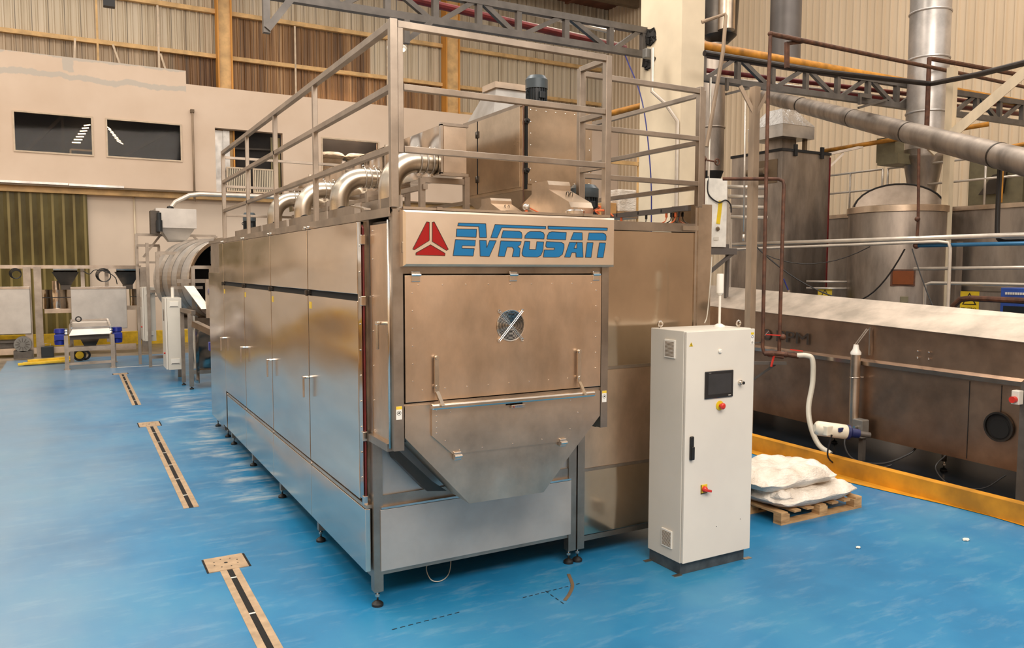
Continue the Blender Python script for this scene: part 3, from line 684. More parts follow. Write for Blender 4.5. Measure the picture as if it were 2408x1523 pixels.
# name board
sg = MB().loft([(.045, -.47, 2.505), (1.765, -.47, 2.505), (1.765, -.47, 2.885), (.045, -.47, 2.885)], [(.045, -.53, 2.51), (1.765, -.53, 2.51), (1.765, -.53, 2.88), (.045, -.53, 2.88)])
sg.loft([(.045, -.53, 2.51), (1.765, -.53, 2.51), (1.765, -.53, 2.88), (.045, -.53, 2.88)], [(.058, -.55, 2.525), (1.750, -.55, 2.525), (1.750, -.55, 2.866), (.058, -.55, 2.866)])
sg = sg.build('name_board', 'steel_sign', ov)
def cut(o, names_, mat, nm, lab=None):
    m = MB(); e = MB()
    for k, pts in SIGN:
        if k in names_:
            m.prism([(x, -.5515, z) for x, z in pts], (0, .001, 0))
    return m.build(nm, mat, o, lab)
for k, _ in SIGN:
    red = k[0] == 'P'
    for_dark = MB(); pts = dict(SIGN)[k]
    cx_ = sum(p[0] for p in pts)/len(pts); cz_ = sum(p[1] for p in pts)/len(pts)
    for_dark.prism([(x, -.5512, z) for x, z in pts], (0, .001, 0))
    for_dark.build('emblem_blade' if red else 'letter_stroke', 'red_enamel' if red else 'blue_enamel', sg)
m = MB()
for k, pts in SIGN:
    for (a, b), (c, d) in zip(pts, pts[1:]+pts[:1]): m.bar((a, -.5508, b), (c, -.5508, d), .0035, .0035)
m.build('letter_edge', 'steel_dark', sg)
MB().box(.042, .06, -.53, -.50, 2.60, 2.67, .002).build('board_hinge', 'steel_bright', sg)
MB().box(.06, 1.75, -.50, -.42, 2.888, 2.905).box(.3, .34, -.51, -.47, 2.888, 2.91).box(.85, .93, -.51, -.47, 2.888, 2.91).box(1.5, 1.58, -.51, -.47, 2.888, 2.91).build('board_top_flange', 'steel_bright', ov)
# folding arms above the hopper
for x, zt in ((.295, 1.885), (1.475, 1.87)):
    a = MB().bar((x, -.50, zt), (x, -.50, zt-.24), .03, .012).bar((x, -.505, zt-.235), (x+.02, -.56, zt-.33), .03, .012).build('support_arm', 'steel_bright', ov)
    MB().cyl((x, -.47, zt), (x, -.52, zt), .014, 8).cyl((x, -.47, zt-.2), (x, -.52, zt-.2), .014, 8).build('arm_bolt', 'steel_bright', a)
# discharge hopper
def zx(pts, y): return [(x, y, z) for x, z in pts]
Fp = [(.072, 1.562), (1.69, 1.55), (1.69, 1.352), (1.432, 1.09), (1.178, .815), (.556, .82), (.07, 1.345)]
hp = MB().prism(zx(Fp, -.475), (0, .30, 0)).build('discharge_hopper', 'steel_hopper', ov)
Lp = [(.262, 1.555), (1.512, 1.543), (1.506, 1.338), (1.352, 1.190), (.416, 1.2), (.261, 1.343)]
ld = MB().prism(zx(Lp, -.495), (0, .018, 0)).build('hopper_lid', 'steel_hopper', hp)
MB().bar((.24, -.53, 1.552), (1.60, -.53, 1.542), .04, .04, bev=.012).build('grab_bar', 'steel_bright', ov)
m = MB()
for t_ in range(5):
    m.ball((.295, -.496, 1.52-.04*t_), .0045, (1, 1, 1), 1) if t_ < 5 else 0
for p in ((.4, 1.5), (.7, 1.53), (1.1, 1.52), (1.4, 1.5), (1.47, 1.4), (1.4, 1.28), (1.15, 1.225), (.9, 1.22), (.65, 1.22), (.36, 1.3), (.47, 1.225)): m.ball((p[0], -.496, p[1]), .005, (1, 1, 1), 1)
m.build('rivets', 'steel_bright', ld)
for x in (.45, 1.33): MB().box(x-.028, x+.028, -.512, -.476, 1.155, 1.215, .006).cyl((x-.028, -.516, 1.186), (x+.028, -.516, 1.186), .012, 8).build('lid_hinge', 'steel_bright', hp)
h = MB().box(.875, .99, -.52, -.495, 1.487, 1.51, .003).build('pull_handle', 'steel_bright', ld)
MB().box(.84, .98, -.4965, -.4955, 1.508, 1.524).build('handle_recess', 'black_gap', ld)
text('EVROSAN', .014, (.905, -.5206, 1.4935), (1, 0, 0), (0, 0, 1), 'blue_enamel', h, 'handle_name')
MB().prism([(.888, -.5206, 1.492), (.90, -.5206, 1.492), (.894, -.5206, 1.504)], (0, -.0006, 0)).build('handle_emblem', 'red_enamel', h)
# tail chute seen under the hopper's left flank
MB().prism([(.08, -.17, 1.25), (.40, -.17, .93), (.52, -.17, .84), (.36, -.17, .86), (.12, -.17, 1.12)], (0, .12, 0)).build('hopper_flank', 'steel_dark', hp)
# right wing of the oven
MB().box(1.80, 3.06, .05, 7.4, .23, 2.82).build('wing_body', 'steel_dull', ov)
for z0, z1, mt in ((.22, .775, 'steel_wing'), (.80, 1.635, 'steel_front'), (1.66, 2.82, 'steel_wing')):
    MB().box(1.862, 3.06, .0, .05, z0, z1, .003).build('wing_panel', mt, ov)
for q in ((1.86, -.012, 2.825, 2.90), (1.84, .0, .17, .215), (1.86, -.005, .775, .80), (1.86, -.005, 1.635, 1.66)): MB().box(q[0], 3.06, q[1], .035, q[2], q[3]).build('wing_rail', 'steel_frame', ov)
MB().box(2.9, 3.08, -.03, .03, 2.84, 2.88).build('wing_bracket', 'steel_bright', ov)
MB().box(3.09, 3.25, -.02, .35, .12, 3.08, .002).build('wing_end_column', 'steel_mirror', ov)
MB().box(3.06, 3.09, -.01, .05, .12, 3.06).build('wing_end_post', 'steel_bright', ov)
# grey conduits on top of the wing
tr = thing('cable_tray', 'dark grey slotted cable tray sloping over the right wing of the oven', 'tray', (3.1, .12, 3.06))
MB().bar((3.09, .12, 3.05), (3.09, 1.55, 3.04), .07, .045).build('tray_body', 'duct_grey', tr)
m = MB()
for y in (.45, .8, 1.15): m.box(3.052, 3.053, y, y+.015, 3.03, 3.06)
m.build('tray_slot', 'black_gap', tr)
for i, y in enumerate((.22, .27, .33, .40, .7, 1.1)):
    MB().cyl((3.07, y, 3.02), (3.07, y, 2.98), .012, 8).tube(sm([(3.07, y, 2.98), (3.05, y, 2.94), (2.98-.02*i, y-.03, 2.905)]), .005, 6).build('cable_gland', 'cable_orange' if i % 2 else 'cable_black', tr)
# hanging loop of white cable under the oven
solo(MB().tube(sm([(.75, .32, .3), (.77, .31, .12), (.74, .27, .03), (.67, .2, .01), (.59, .17, .01), (.54, .2, .03), (.54, .28, .09), (.60, .33, .15), (.66, .36, .28)]), .004, 8), 'cable_loop', 'cable_white', 'thin white cable looping down to the floor under the front of the oven', 'cable')
# cable bundle between the roof parts
solo(MB().tube(sm([(1.76, -.42, 2.93), (1.72, -.40, 2.98), (1.78, -.3, 2.97), (1.86, -.05, 2.95)]), .008, 6).tube(sm([(1.70, -.42, 2.92), (1.66, -.44, 2.94), (1.74, -.46, 2.94), (1.80, -.47, 2.90)]), .008, 6), 'orange_cable', 'cable_orange', 'orange cable lying at the right end of the name board', 'cable')

# ---------------------------------------------------------------- railings on the oven
def railing(name, label, loc, parts):
    t = thing(name, label, 'railing', loc)
    for nm, p, q, w in parts: MB().bar(p, q, w, bev=.003).build(nm, 'steel_frame', t)
    return t
P = [('corner_post', (.015, -.45, 2.9), (.015, -.45, 4.12), .05), ('corner_post', (.062, -.452, 3.26), (.062, -.452, 4.07), .036),
     ('top_rail', (.02, -.45, 4.09), (.02, 6.24, 4.09), .045), ('middle_rail', (.02, -.45, 3.69), (.02, 6.24, 3.69), .04), ('lower_rail', (.02, -.45, 3.29), (.02, 6.24, 3.29), .04),
     ('top_rail', (.045, -.45, 4.09), (1.72, -.45, 4.09), .045), ('middle_rail', (.085, -.45, 3.69), (1.72, -.45, 3.69), .04), ('lower_rail', (.085, -.45, 3.285), (1.72, -.45, 3.285), .04),
     ('corner_post', (1.745, -.45, 2.9), (1.745, -.45, 4.11), .05)]
for y in (1.47, 3.0, 4.5): P.append(('post', (.02, y, 2.9), (.02, y, 4.08), .04))
P.append(('corner_post', (.02, 6.22, 2.9), (.02, 6.22, 4.1), .05))
for z in (4.09, 3.69, 3.29):
    P.append(('return_rail', (1.76, -.43, z), (1.76, -.07, z), .04))
    P.append(('rear_rail', (.02, 6.22, z-.06), (1.75, 6.22, z-.06), .035))
P.append(('corner_post', (1.76, -.07, 2.9), (1.76, -.07, 4.1), .045))
P.append(('corner_post', (1.75, 6.22, 2.9), (1.75, 6.22, 4.1), .045))
railing('platform_railing', 'steel guard railing around the left part of the oven roof', (0, -.45, 2.9), P)
P = [('corner_post', (1.82, .0, 2.9), (1.82, .0, 4.1), .045), ('corner_post', (3.10, .0, 3.05), (3.10, .0, 4.12), .05), ('corner_post', (3.15, .03, 3.05), (3.15, .03, 4.1), .045)]
for z in (4.08, 3.66, 3.26):
    P.append(('front_rail', (1.82, .0, z), (3.1, .0, z), .04)); P.append(('side_rail', (3.10, .0, z-.03), (3.10, 1.92, z-.03), .04))
P.append(('rear_post', (3.10, 1.92, 2.9), (3.10, 1.92, 4.06), .045))
railing('wing_railing', 'steel guard railing around the right wing of the oven roof', (1.82, 0, 2.9), P)

# ---------------------------------------------------------------- machinery on the oven roof
tw = thing('air_handling_tower', 'tall boxy steel tower with riveted doors standing on the oven roof', 'air unit', (1.9, 1.1, 2.9))
MB().box(1.55, 2.28, .51, 1.64, 3.17, 3.9, .003).build('casing', 'steel_tower', tw)
MB().loft([(1.56, .52, 3.17), (2.27, .52, 3.17), (2.27, 1.63, 3.17), (1.56, 1.63, 3.17)], [(1.75, .75, 2.9), (2.1, .75, 2.9), (2.1, 1.4, 2.9), (1.75, 1.4, 2.9)]).build('funnel_base', 'steel_tower', tw)
MB().box(1.54, 1.56, .50, 1.66, 3.885, 3.915).box(1.55, 2.30, .50, 1.66, 3.89, 3.91).build('top_flange', 'steel_dull', tw)
d = MB().box(1.60, 2.27, .495, .512, 3.225, 3.885, .003).build('front_door', 'steel_tower', tw)
m = MB()
for i in range(7):
    for x in (1.625, 2.24): m.ball((x, .494, 3.26+.1*i), .005, (1, 1, 1), 1)
for i in range(6): m.ball((1.68+.1*i, .494, 3.86), .005, (1, 1, 1), 1); m.ball((1.68+.1*i, .494, 3.25), .005, (1, 1, 1), 1)
m.build('rivets', 'steel_bright', d)
for a, b in ((.53, 1.33), (1.35, 1.63)): MB().box(1.538, 1.552, a, b, 3.20, 3.885, .002).build('side_door', 'steel_tower', tw)
for z in (3.34, 3.76):
    MB().box(1.53, 1.542, 1.31, 1.37, z-.03, z+.03).cyl((1.53, 1.34, z-.03), (1.53, 1.34, z+.03), .01, 8).build('hinge', 'steel_dark', tw)
    MB().lathe([(.012, -.03), (.012, 0), (.026, .0), (.026, .02)], (1.585, .48, z), 'y', 8).build('knob', 'black_rubber', tw)
MB().tube(sm([(1.552, .49, 2.95), (1.552, .49, 3.5), (1.552, .49, 3.84), (1.548, .52, 3.895), (1.535, .62, 3.92)]), .005, 8).build('sensor_pipe', 'rust_pipe', tw)
MB().box(1.575, 1.592, .488, .506, 3.18, 3.885).build('door_gap', 'black_gap', tw); MB().box(1.536, 1.541, 1.333, 1.347, 3.2, 3.885).build('door_gap', 'black_gap', tw)
# chute above the tower
ch = thing('inlet_chute', 'shiny sloping steel chute with a flanged top above the roof tower', 'chute', (1.9, 1.3, 3.91))
MB().loft([(1.56, 1.06, 3.91), (2.2, 1.06, 3.91), (2.2, 1.62, 3.91), (1.56, 1.62, 3.91)], [(1.67, 1.21, 4.19), (2.14, 1.21, 4.19), (2.14, 1.44, 4.19), (1.67, 1.44, 4.19)]).build('chute_body', 'galvanised', ch)
MB().box(1.65, 2.16, 1.19, 1.46, 4.19, 4.245).build('flange', 'steel_hopper', ch)
def motor(name, label, x, y, z0, r, h, fins=24):
    t = thing(name, label, 'motor', (x, y, z0))
    MB().lathe([(r*.78, 0), (r*.9, .02), (r*.9, h*.66)], (x, y, z0), 'z', 24).build('stator', 'motor_dark', t)
    m = MB()
    for i in range(fins):
        a = 2*math.pi*i/fins; m.obox((x+r*.92*math.cos(a), y+r*.92*math.sin(a), z0+h*.34), (r*.16, .006, h*.62), (0, 0, a))
    m.build('cooling_fins', 'motor_dark', t)
    MB().lathe([(r*1.04, h*.66), (r*1.04, h*.90), (r*.8, h), (r*.2, h)], (x, y, z0), 'z', 28).build('fan_cowl', 'motor_cap', t)
    MB().box(x-.03, x+.03, y-r*1.12, y-r*.8, z0+h*.38, z0+h*.55, .005).torus((x-r*1.0, y-.01, z0+h*.55), .018, .006, 'y', 12, 5).build('terminal_box', 'motor_dark', t)
    return t
motor('electric_motor', 'black finned electric motor standing on top of the roof tower', 1.915, .88, 3.91, .10, .345)
motor('electric_motor', 'black finned electric motor behind the railing at the right of the oven roof', 2.08, .34, 2.90, .125, .325)
motor('electric_motor', 'small black geared motor on the far left of the oven roof', .46, 6.75, 2.95, .09, .36)
# fan housings on the roof
def hood(label, x0, x1, y0, sc, z0=2.88):
    t = thing('fan_housing', label, 'housing', (x0, y0, z0))
    pr = [(y0, z0), (y0, z0+.09*sc), (y0+.03*sc, z0+.135*sc), (y0+.34*sc, z0+.26*sc), (y0+.34*sc, z0+.30*sc), (y0+.36*sc, z0+.335*sc), (y0+.62*sc, z0+.335*sc), (y0+.62*sc, z0+.24*sc), (y0+.97*sc, z0+.08*sc), (y0+.88*sc, z0)]
    MB().prism([(x0, y, z) for y, z in pr], (x1-x0, 0, 0)).build('shell', 'steel_hopper', t)
    for q in (.45, .62): MB().torus((x0+(x1-x0)*q, y0+.2*sc, z0+.215*sc), .02*sc, .004*sc, 'x', 14, 5).build('lifting_eye', 'steel_dark', t)
hood('large sloping steel fan housing behind the right half of the name board', 1.48, 1.69, -.36, .95)
hood('small sloping steel fan housing at the foot of the roof tower', 1.22, 1.42, .25, .62)
for i, (x, y, r) in enumerate(((1.52, -.36, .075), (.85, .35, .075))):
    t = thing('inspection_port', ['round steel flange in front of the large fan housing', 'round steel flange behind the left half of the name board'][i], 'flange', (x, y, 2.9))
    MB().lathe([(r, 0), (r, .035), (r*.9, .045), (r*.3, .045)], (x, y, 2.9), 'z', 24).build('flange_ring', 'steel_bright', t)
    MB().box(x-.02, x+.02, y-.01, y+.01, 2.945, 2.965).build('flange_nut', 'steel_bright', t)
t = thing('temperature_probe', 'small white dome probe head on the oven roof above the name board', 'sensor', (1.12, -.30, 2.9))
MB().ball((1.12, -.30, 2.955), .03, (1, 1, .9), 2).build('probe_head', 'steel_bright', t); MB().cyl((1.12, -.3, 2.9), (1.12, -.3, 2.95), .012, 8).tube(sm([(1.15, -.3, 2.95), (1.2, -.3, 2.93), (1.25, -.32, 2.905)]), .005, 6).build('probe_cable', 'cable_orange', t)
# main air duct
md = thing('main_air_duct', 'long square steel air duct running back along the oven roof', 'duct', (1.15, 1.0, 3.3))
MB().box(1.015, 1.255, 1.0, 6.6, 3.33, 3.76, .003).build('duct_shell', 'steel_mirror', md)
MB().box(1.0, 1.27, .985, 1.03, 3.75, 3.775).box(1.0, 1.27, .985, 1.03, 3.315, 3.34).box(1.0, 1.02, .985, 1.03, 3.33, 3.76).build('end_flange', 'steel_bright', md)
MB().box(1.03, 1.25, .99, 1.0, 3.345, 3.745).build('end_plate', 'steel_hopper', md)
for y in (2.4, 3.9, 5.4): MB().box(1.0, 1.27, y-.02, y+.02, 3.32, 3.77).build('joint_flange', 'steel_bright', md)
for y in (1.15, 2.6, 4.1, 5.6):
    MB().box(.86, .91, y-.025, y+.025, 2.9, 3.30).box(1.30, 1.35, y-.025, y+.025, 2.9, 3.33).box(.88, 1.33, y-.02, y+.02, 3.26, 3.31).build('support_leg', 'steel_frame', md)
MB().bar((.90, 1.1, 3.22), (.90, 5.9, 3.22), .04).bar((1.33, 1.2, 3.1), (1.33, 5.9, 3.1), .03).build('support_rail', 'steel_frame', md)
# elbows
def elbow(label, y, x=.60):
    t = thing('duct_elbow', label, 'duct', (x, y, 2.9), 'round steel duct elbows on the oven roof')
    r = .10; zc = 3.45; Rr = .26
    pts = [(x, y, 2.9), (x, y, 3.0), (x, y, zc-Rr)]+[tuple(p) for p in arc((x+Rr, y, zc-Rr), (-1, 0, 0), (0, 0, 1), Rr, 8, 90, 9)]+[(x+.32, y, zc), (1.02, y, zc)]
    MB().tube(pts, r, 28).build('elbow_pipe', 'steel_pipe', t)
    for q, nm in ((.27, 'clamp'), (.33, 'clamp'), (.39, 'clamp')):
        c_ = MB().torus((x+q, y, zc), r+.006, .007, 'x', 28, 5).build('clamp', 'galvanised', t)
        if q != .33: MB().box(x+q-.012, x+q+.012, y-.03, y+.0, zc-r-.035, zc-r-.005, .003).torus((x+q, y, zc+r+.02), .014, .004, 'y', 10, 5).build('clamp_latch', 'steel_bright', c_)
    MB().lathe([(r+.03, 0), (r+.03, .012), (r+.004, .015), (r+.004, .03)], (x, y, 2.9), 'z', 24).build('base_flange', 'steel_bright', t)
    dd = MB().lathe([(.075, 0), (.075, .01), (.02, .015)], (x-.0, y-.13, 3.06), 'y', 20).cyl((x, y-.13, 3.06), (x-.02, y-.16, 3.06), .012, 8).build('damper_disc', 'black_rubber', t)
    return t
e0 = elbow('round steel duct elbow nearest the corner post, largest in view', 1.20)
for y, lab in ((2.70, 'second nearest round steel duct elbow on the oven roof'), (4.20, 'third nearest round steel duct elbow on the oven roof'), (5.72, 'farthest round steel duct elbow on the oven roof')):
    dup(e0, (0, y-1.20, 0), lab)
solo(MB().box(.05, .06, .35, .5, 2.9, 2.99).bar((.03, .45, 2.97), (.0, .05, 2.92), .05, .01), 'roof_bracket', 'steel_bright', 'angled bright steel bracket on the oven roof edge near the corner post', 'bracket')

# ---------------------------------------------------------------- control cabinet
cc = thing('control_cabinet', 'tall light grey electrical control cabinet with touch screen standing on the blue floor', 'cabinet', (2.75, -.45, 0))
x0, x1, y0, y1 = 2.375, 3.13, -.665, -.245
MB().box(x0+.01, x1-.03, y0+.02, y1-.01, 0, .10, .002).build('plinth', 'plinth_grey', cc)
for x, y in ((x0-.03, y0-.0), (x0-.03, y1-.05), (x1+.0, y0), (x1+.0, y1-.05)): MB().box(x-.03, x+.05, y, y+.04, 0, .006).build('floor_bracket', 'steel_hopper', cc)
MB().box(x0, x1-.015, y0+.012, y1, .10, 2.0, .004).build('cabinet_body', 'cabinet_paint', cc)
dr = MB().box(x0+.005, x1, y0-.018, y0+.008, .105, 1.995, .004).build('cabinet_door', 'cabinet_door_paint', cc)
MB().box(x0+.012, x1-.008, y0+.006, y0+.013, .11, 1.99).build('door_seal', 'black_gap', cc)
for z0, z1 in ((1.77, 1.92), (.19, .34)):
    v = MB().box(x0-.012, x0, -.56, -.43, z0, z1, .003).build('vent_grille', 'vent_plastic', cc)
    m = MB()
    for k in range(12): m.box(x0-.0135, x0-.0118, -.548, -.442, z0+.015+k*.0103, z0+.0195+k*.0103)
    m.build('vent_slots', 'stain_brown', v)
yf = y0-.018
s_ = MB().box(2.575, 2.885, yf-.012, yf, 1.44, 1.665, .006).build('touch_screen', 'screen_black', dr)
MB().box(2.605, 2.86, yf-.0135, yf-.011, 1.475, 1.64).build('screen_glass', 'screen_glass', s_)
MB().box(2.61, 2.635, yf-.0128, yf-.0118, 1.649, 1.654).build('screen_mark', 'grey_box', s_); MB().box(2.83, 2.857, yf-.0128, yf-.0118, 1.454, 1.460).build('screen_mark', 'vent_plastic', s_)
MB().lathe([(.018, 0), (.018, -.01), (.012, -.016)], (2.735, yf, 1.825), 'y', 16).build('indicator_lamp', 'vent_plastic', dr)
k_ = MB().lathe([(.02, 0), (.02, -.02), (.014, -.02), (.014, -.045)], (2.965, yf, 1.552), 'y', 16).build('key_switch', 'steel_bright', dr)
MB().cyl((2.965, yf-.045, 1.552), (2.965, yf-.05, 1.552), .013, 12).build('key_face', 'black_rubber', k_)
e_ = MB().lathe([(.04, 0), (.04, -.006), (.02, -.008)], (2.745, yf, 1.375), 'y', 24).build('emergency_stop', 'yellow_plastic', dr)
MB().lathe([(.014, -.008), (.014, -.03), (.026, -.032), (.026, -.045), (.015, -.052)], (2.745, yf, 1.375), 'y', 20).build('stop_button', 'red_plastic', e_)
w_ = MB().box(2.555, 2.625, yf-.006, yf, .66, .735, .002).build('main_switch', 'yellow_plastic', dr); MB().box(2.555, 2.561, yf-.007, yf-.0055, .66, .735).box(2.555, 2.625, yf-.007, yf-.0055, .66, .666).build('switch_border', 'black_rubber', w_)
MB().lathe([(.026, 0), (.022, -.02), (.012, -.028)], (2.59, yf-.006, .698), 'y', 16).obox((2.605, yf-.036, .69), (.07, .022, .02), (0, R(15), 0), .004).build('switch_knob', 'red_plastic', w_)
h_ = MB().box(2.425, 2.462, yf-.02, yf, .955, 1.15, .008).box(2.43, 2.458, yf-.035, yf-.015, .96, 1.07, .008).build('door_handle', 'black_rubber', dr)
MB().prism([(2.405, yf-.001, 1.878), (2.445, yf-.001, 1.878), (2.425, yf-.001, 1.912)], (0, -.001, 0)).build('warning_triangle', 'yellow_plastic', dr)
MB().bar((2.427, yf-.0025, 1.904), (2.420, yf-.0025, 1.893), .004, .001).bar((2.420, yf-.0025, 1.893), (2.429, yf-.0025, 1.891), .004, .001).bar((2.429, yf-.0025, 1.891), (2.424, yf-.0025, 1.881), .004, .001).build('warning_bolt', 'cable_black', dr)
l_ = MB().box(3.083, 3.118, yf-.0015, yf, 1.865, 1.965).build('safety_label', 'white_label', dr); MB().box(3.083, 3.118, yf-.002, yf-.0015, 1.946, 1.965).build('warning_band', 'yellow_plastic', l_)
MB().torus((3.10, yf-.002, 1.93), .011, .002, 'y', 16, 4).build('label_ring', 'cable_blue', l_); MB().torus((3.10, yf-.002, 1.88), .009, .001, 'y', 16, 4).torus((3.10, yf-.002, 1.88), .004, .001, 'y', 12, 4).build('label_mark', 'cable_black', l_)
m = MB()
for p in ((2.74, .36), (3.01, .38)): m.cyl((p[0], yf-.001, p[1]), (p[0], yf, p[1]), .004, 8)
m.build('screw', 'cable_black', dr)
for x, y in ((x0+.05, y1-.06), (x1-.07, y0+.10)): MB().torus((x, y, 2.035), .022, .008, 'y', 18, 8).cyl((x, y, 2.0), (x, y, 2.018), .014, 10).build('eye_bolt', 'steel_bright', cc)
bc = thing('signal_tower', 'white signal tower lamp on a slim pole on the control cabinet', 'lamp', (2.98, -.42, 2.0))
MB().lathe([(.05, 0), (.045, .012), (.02, .025)], (2.98, -.42, 2.0), 'z', 20).build('pole_base', 'vent_plastic', bc)
MB().cyl((2.98, -.42, 2.02), (2.98, -.42, 2.27), .011, 12).build('pole', 'vent_plastic', bc)
MB().lathe([(.015, 2.27-2.27), (.03, .02), (.03, .175), (.026, .185)], (2.98, -.42, 2.27), 'z', 20).build('lamp_housing', 'vent_plastic', bc)
solo(MB().tube(sm([(2.99, -.30, 2.6), (3.0, -.28, 2.4), (2.99, -.26, 2.1), (2.97, -.25, 2.02)]), .005, 6), 'signal_cable', 'cable_white', 'thin cable hanging behind the signal tower pole', 'cable')
# pallet
pa = thing('wooden_pallet', 'wooden pallet carrying white sacks on the blue floor behind the cabinet', 'pallet', (4.6, .2, 0))
PX0, PX1, PY0, PY1 = 4.08, 5.28, -.18, .72
for y in (PY0, (PY0+PY1)/2-.05, PY1-.10): MB().box(PX0, PX1, y, y+.10, 0, .022).build('bottom_board', 'pallet_wood', pa)
for y in (PY0, (PY0+PY1)/2-.05, PY1-.10):
    for x in (PX0, (PX0+PX1)/2-.05, PX1-.12): MB().box(x, x+.12, y, y+.10, .022, .10, .003).build('block', 'pallet_wood', pa)
for i in range(7): MB().box(PX0+i*.184, PX0+i*.184+.095, PY0, PY1, .10, .122, .002).build('top_board', 'pallet_wood', pa)
for c_, s_, sd, lab in (((4.68, .17, .20), (1.26, .76, .20), 1, 'flattened lower white sack at the front of the pallet'), ((4.60, .52, .20), (1.12, .46, .18), 2, 'lower white sack at the back of the pallet'), ((4.50, .26, .37), (1.16, .78, .22), 3, 'bulging top white sack lying across the pile on the pallet'), ((4.28, .05, .245), (.36, .40, .14), 4, 'small crumpled white sack at the left end of the pallet')):
    o = pillow(c_, s_, sd, amp=.10, sub=6); tag(o, lab, 'sack', 'white sacks piled on the pallet')

# ---------------------------------------------------------------- long steel trough machine on the right (rotated 4 degrees)
a4 = R(4); O4 = V((7.3, 3.23, 0)); D4 = V((-math.sin(a4), -math.cos(a4), 0)); N4 = V((math.cos(a4), -math.sin(a4), 0))
def T(s_, n_, z): return O4+D4*s_+N4*n_+V((0, 0, z))
def prof(s0, s1, pts): return MB().loft([T(s0, n_, z) for n_, z in pts], [T(s1, n_, z) for n_, z in pts])
tm = thing('blanching_machine', 'very long stainless steel trough machine standing behind the yellow kerb', 'machine', tuple(T(0, 0, 0)))
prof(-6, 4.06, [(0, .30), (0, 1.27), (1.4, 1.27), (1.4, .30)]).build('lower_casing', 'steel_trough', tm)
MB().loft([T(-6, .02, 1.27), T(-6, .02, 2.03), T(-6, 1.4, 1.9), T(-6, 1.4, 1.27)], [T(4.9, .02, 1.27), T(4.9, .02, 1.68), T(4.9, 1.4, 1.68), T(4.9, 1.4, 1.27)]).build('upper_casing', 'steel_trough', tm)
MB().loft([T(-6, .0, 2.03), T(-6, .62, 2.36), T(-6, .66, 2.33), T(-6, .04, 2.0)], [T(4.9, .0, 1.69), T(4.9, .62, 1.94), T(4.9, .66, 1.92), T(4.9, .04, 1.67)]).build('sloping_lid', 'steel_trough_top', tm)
MB().loft([T(-6, -.04, 1.24), T(-6, -.04, 1.29), T(-6, .02, 1.32), T(-6, .02, 1.24)], [T(4.06, -.04, 1.24), T(4.06, -.04, 1.29), T(4.06, .02, 1.32), T(4.06, .02, 1.24)]).build('side_rail', 'steel_bright', tm)
for s_, zb in ((3.46, .32), (3.83, .92)): MB().bar(T(s_, -.003, zb), T(s_, -.003, 1.22), .006, .004, up=tuple(N4)).build('panel_seam', 'black_gap', tm)
o = MB().cyl(T(3.83, .10, .76), T(3.83, -.012, .76), .155, 32).build('outlet_opening', 'soot', tm); 
m = MB()
for i in range(32):
    a, b = 2*math.pi*i/32, 2*math.pi*(i+1)/32
    P_ = lambda a, r, n_: T(3.83+r*math.cos(a), n_, .76+r*math.sin(a))
    m.loft([P_(a, .165, -.01), P_(a, .165, -.04), P_(a, .145, -.04), P_(a, .145, -.01)], [P_(b, .165, -.01), P_(b, .165, -.04), P_(b, .145, -.04), P_(b, .145, -.01)], False, False)
m.build('outlet_ring', 'steel_dark', tm)
MB().cyl(T(3.83, -.013, .74), T(3.83, -.02, .74), .11, 24).build('outlet_core', 'black_gap', tm)
for s_ in (-1.4, 1.2, 2.9):
    q = T(s_, .4, 0); foot(q.x, q.y, tm, 'machine_foot'); MB().cyl((q.x, q.y, .12), (q.x, q.y, .31), .03, 10).build('machine_leg', 'steel_dull', tm)
rg = tuple(-D4); rr_ = tuple(D4)
text('PPM', .235, T(.40, -.004, 1.42), rr_, (0, 0, 1), 'logo_grey', tm, 'logo_lettering', .003, 1.6)
m = MB(); m.prism([T(.22+.085*math.cos(2*math.pi*i/20), -.003, 1.50+.085*math.sin(2*math.pi*i/20)) for i in range(20)], N4*.002)
em = m.build('logo_emblem', 'logo_grey', tm)
m = MB(); m.prism([T(.22+.06*math.cos(2*math.pi*i/16)+.02, -.005, 1.51+.06*math.sin(2*math.pi*i/16)) for i in range(16)], N4*.001); m.build('emblem_disc', 'brown_emblem', em)
m = MB().bar(T(.17, -.007, 1.47), T(.27, -.007, 1.56), .014, .002, up=tuple(N4)).build('emblem_stroke', 'steel_trough_top', em)
m = MB()
for s_, z in ((2.78, 1.50), (2.93, 1.50), (2.78, 1.42), (2.93, 1.42)): m.ball(T(s_, .0, z), .013, (1, 1, 1), 1)
m.build('bolt_heads', 'steel_bright', tm)
# vertical agitator pipe with bracket and its pump motor
vp = thing('standpipe', 'vertical steel standpipe strapped to the trough machine', 'pipe', tuple(T(1.86, -.12, .4)))
MB().cyl(T(1.97, -.12, .42), T(1.97, -.12, 1.40), .062, 24).build('pipe_body', 'steel_hopper', vp)
MB().lathe([(.066, 0), (.066, .03), (.04, .07), (.03, .13)], T(1.97, -.12, 1.38), 'z', 20).build('pipe_cap', 'vent_plastic', vp)
MB().bar(T(1.97, -.12, 1.50), T(2.07, -.02, 1.72), .012).bar(T(1.94, -.12, 1.50), T(2.04, -.02, 1.72), .012).bar(T(2.1, -.02, 1.38), T(2.1, -.02, 1.74), .03, .015).build('wall_bracket', 'steel_dull', vp)
MB().torus(T(1.97, -.12, 1.08), .068, .007, 'z', 24, 6).bar(T(1.94, -.10, 1.08), T(2.0, 0, 1.08), .014).build('pipe_clamp', 'steel_bright', vp)
bx = thing('gear_box', 'grey cast gearbox under the vertical standpipe', 'gearbox', tuple(T(2.0, -.14, .28)))
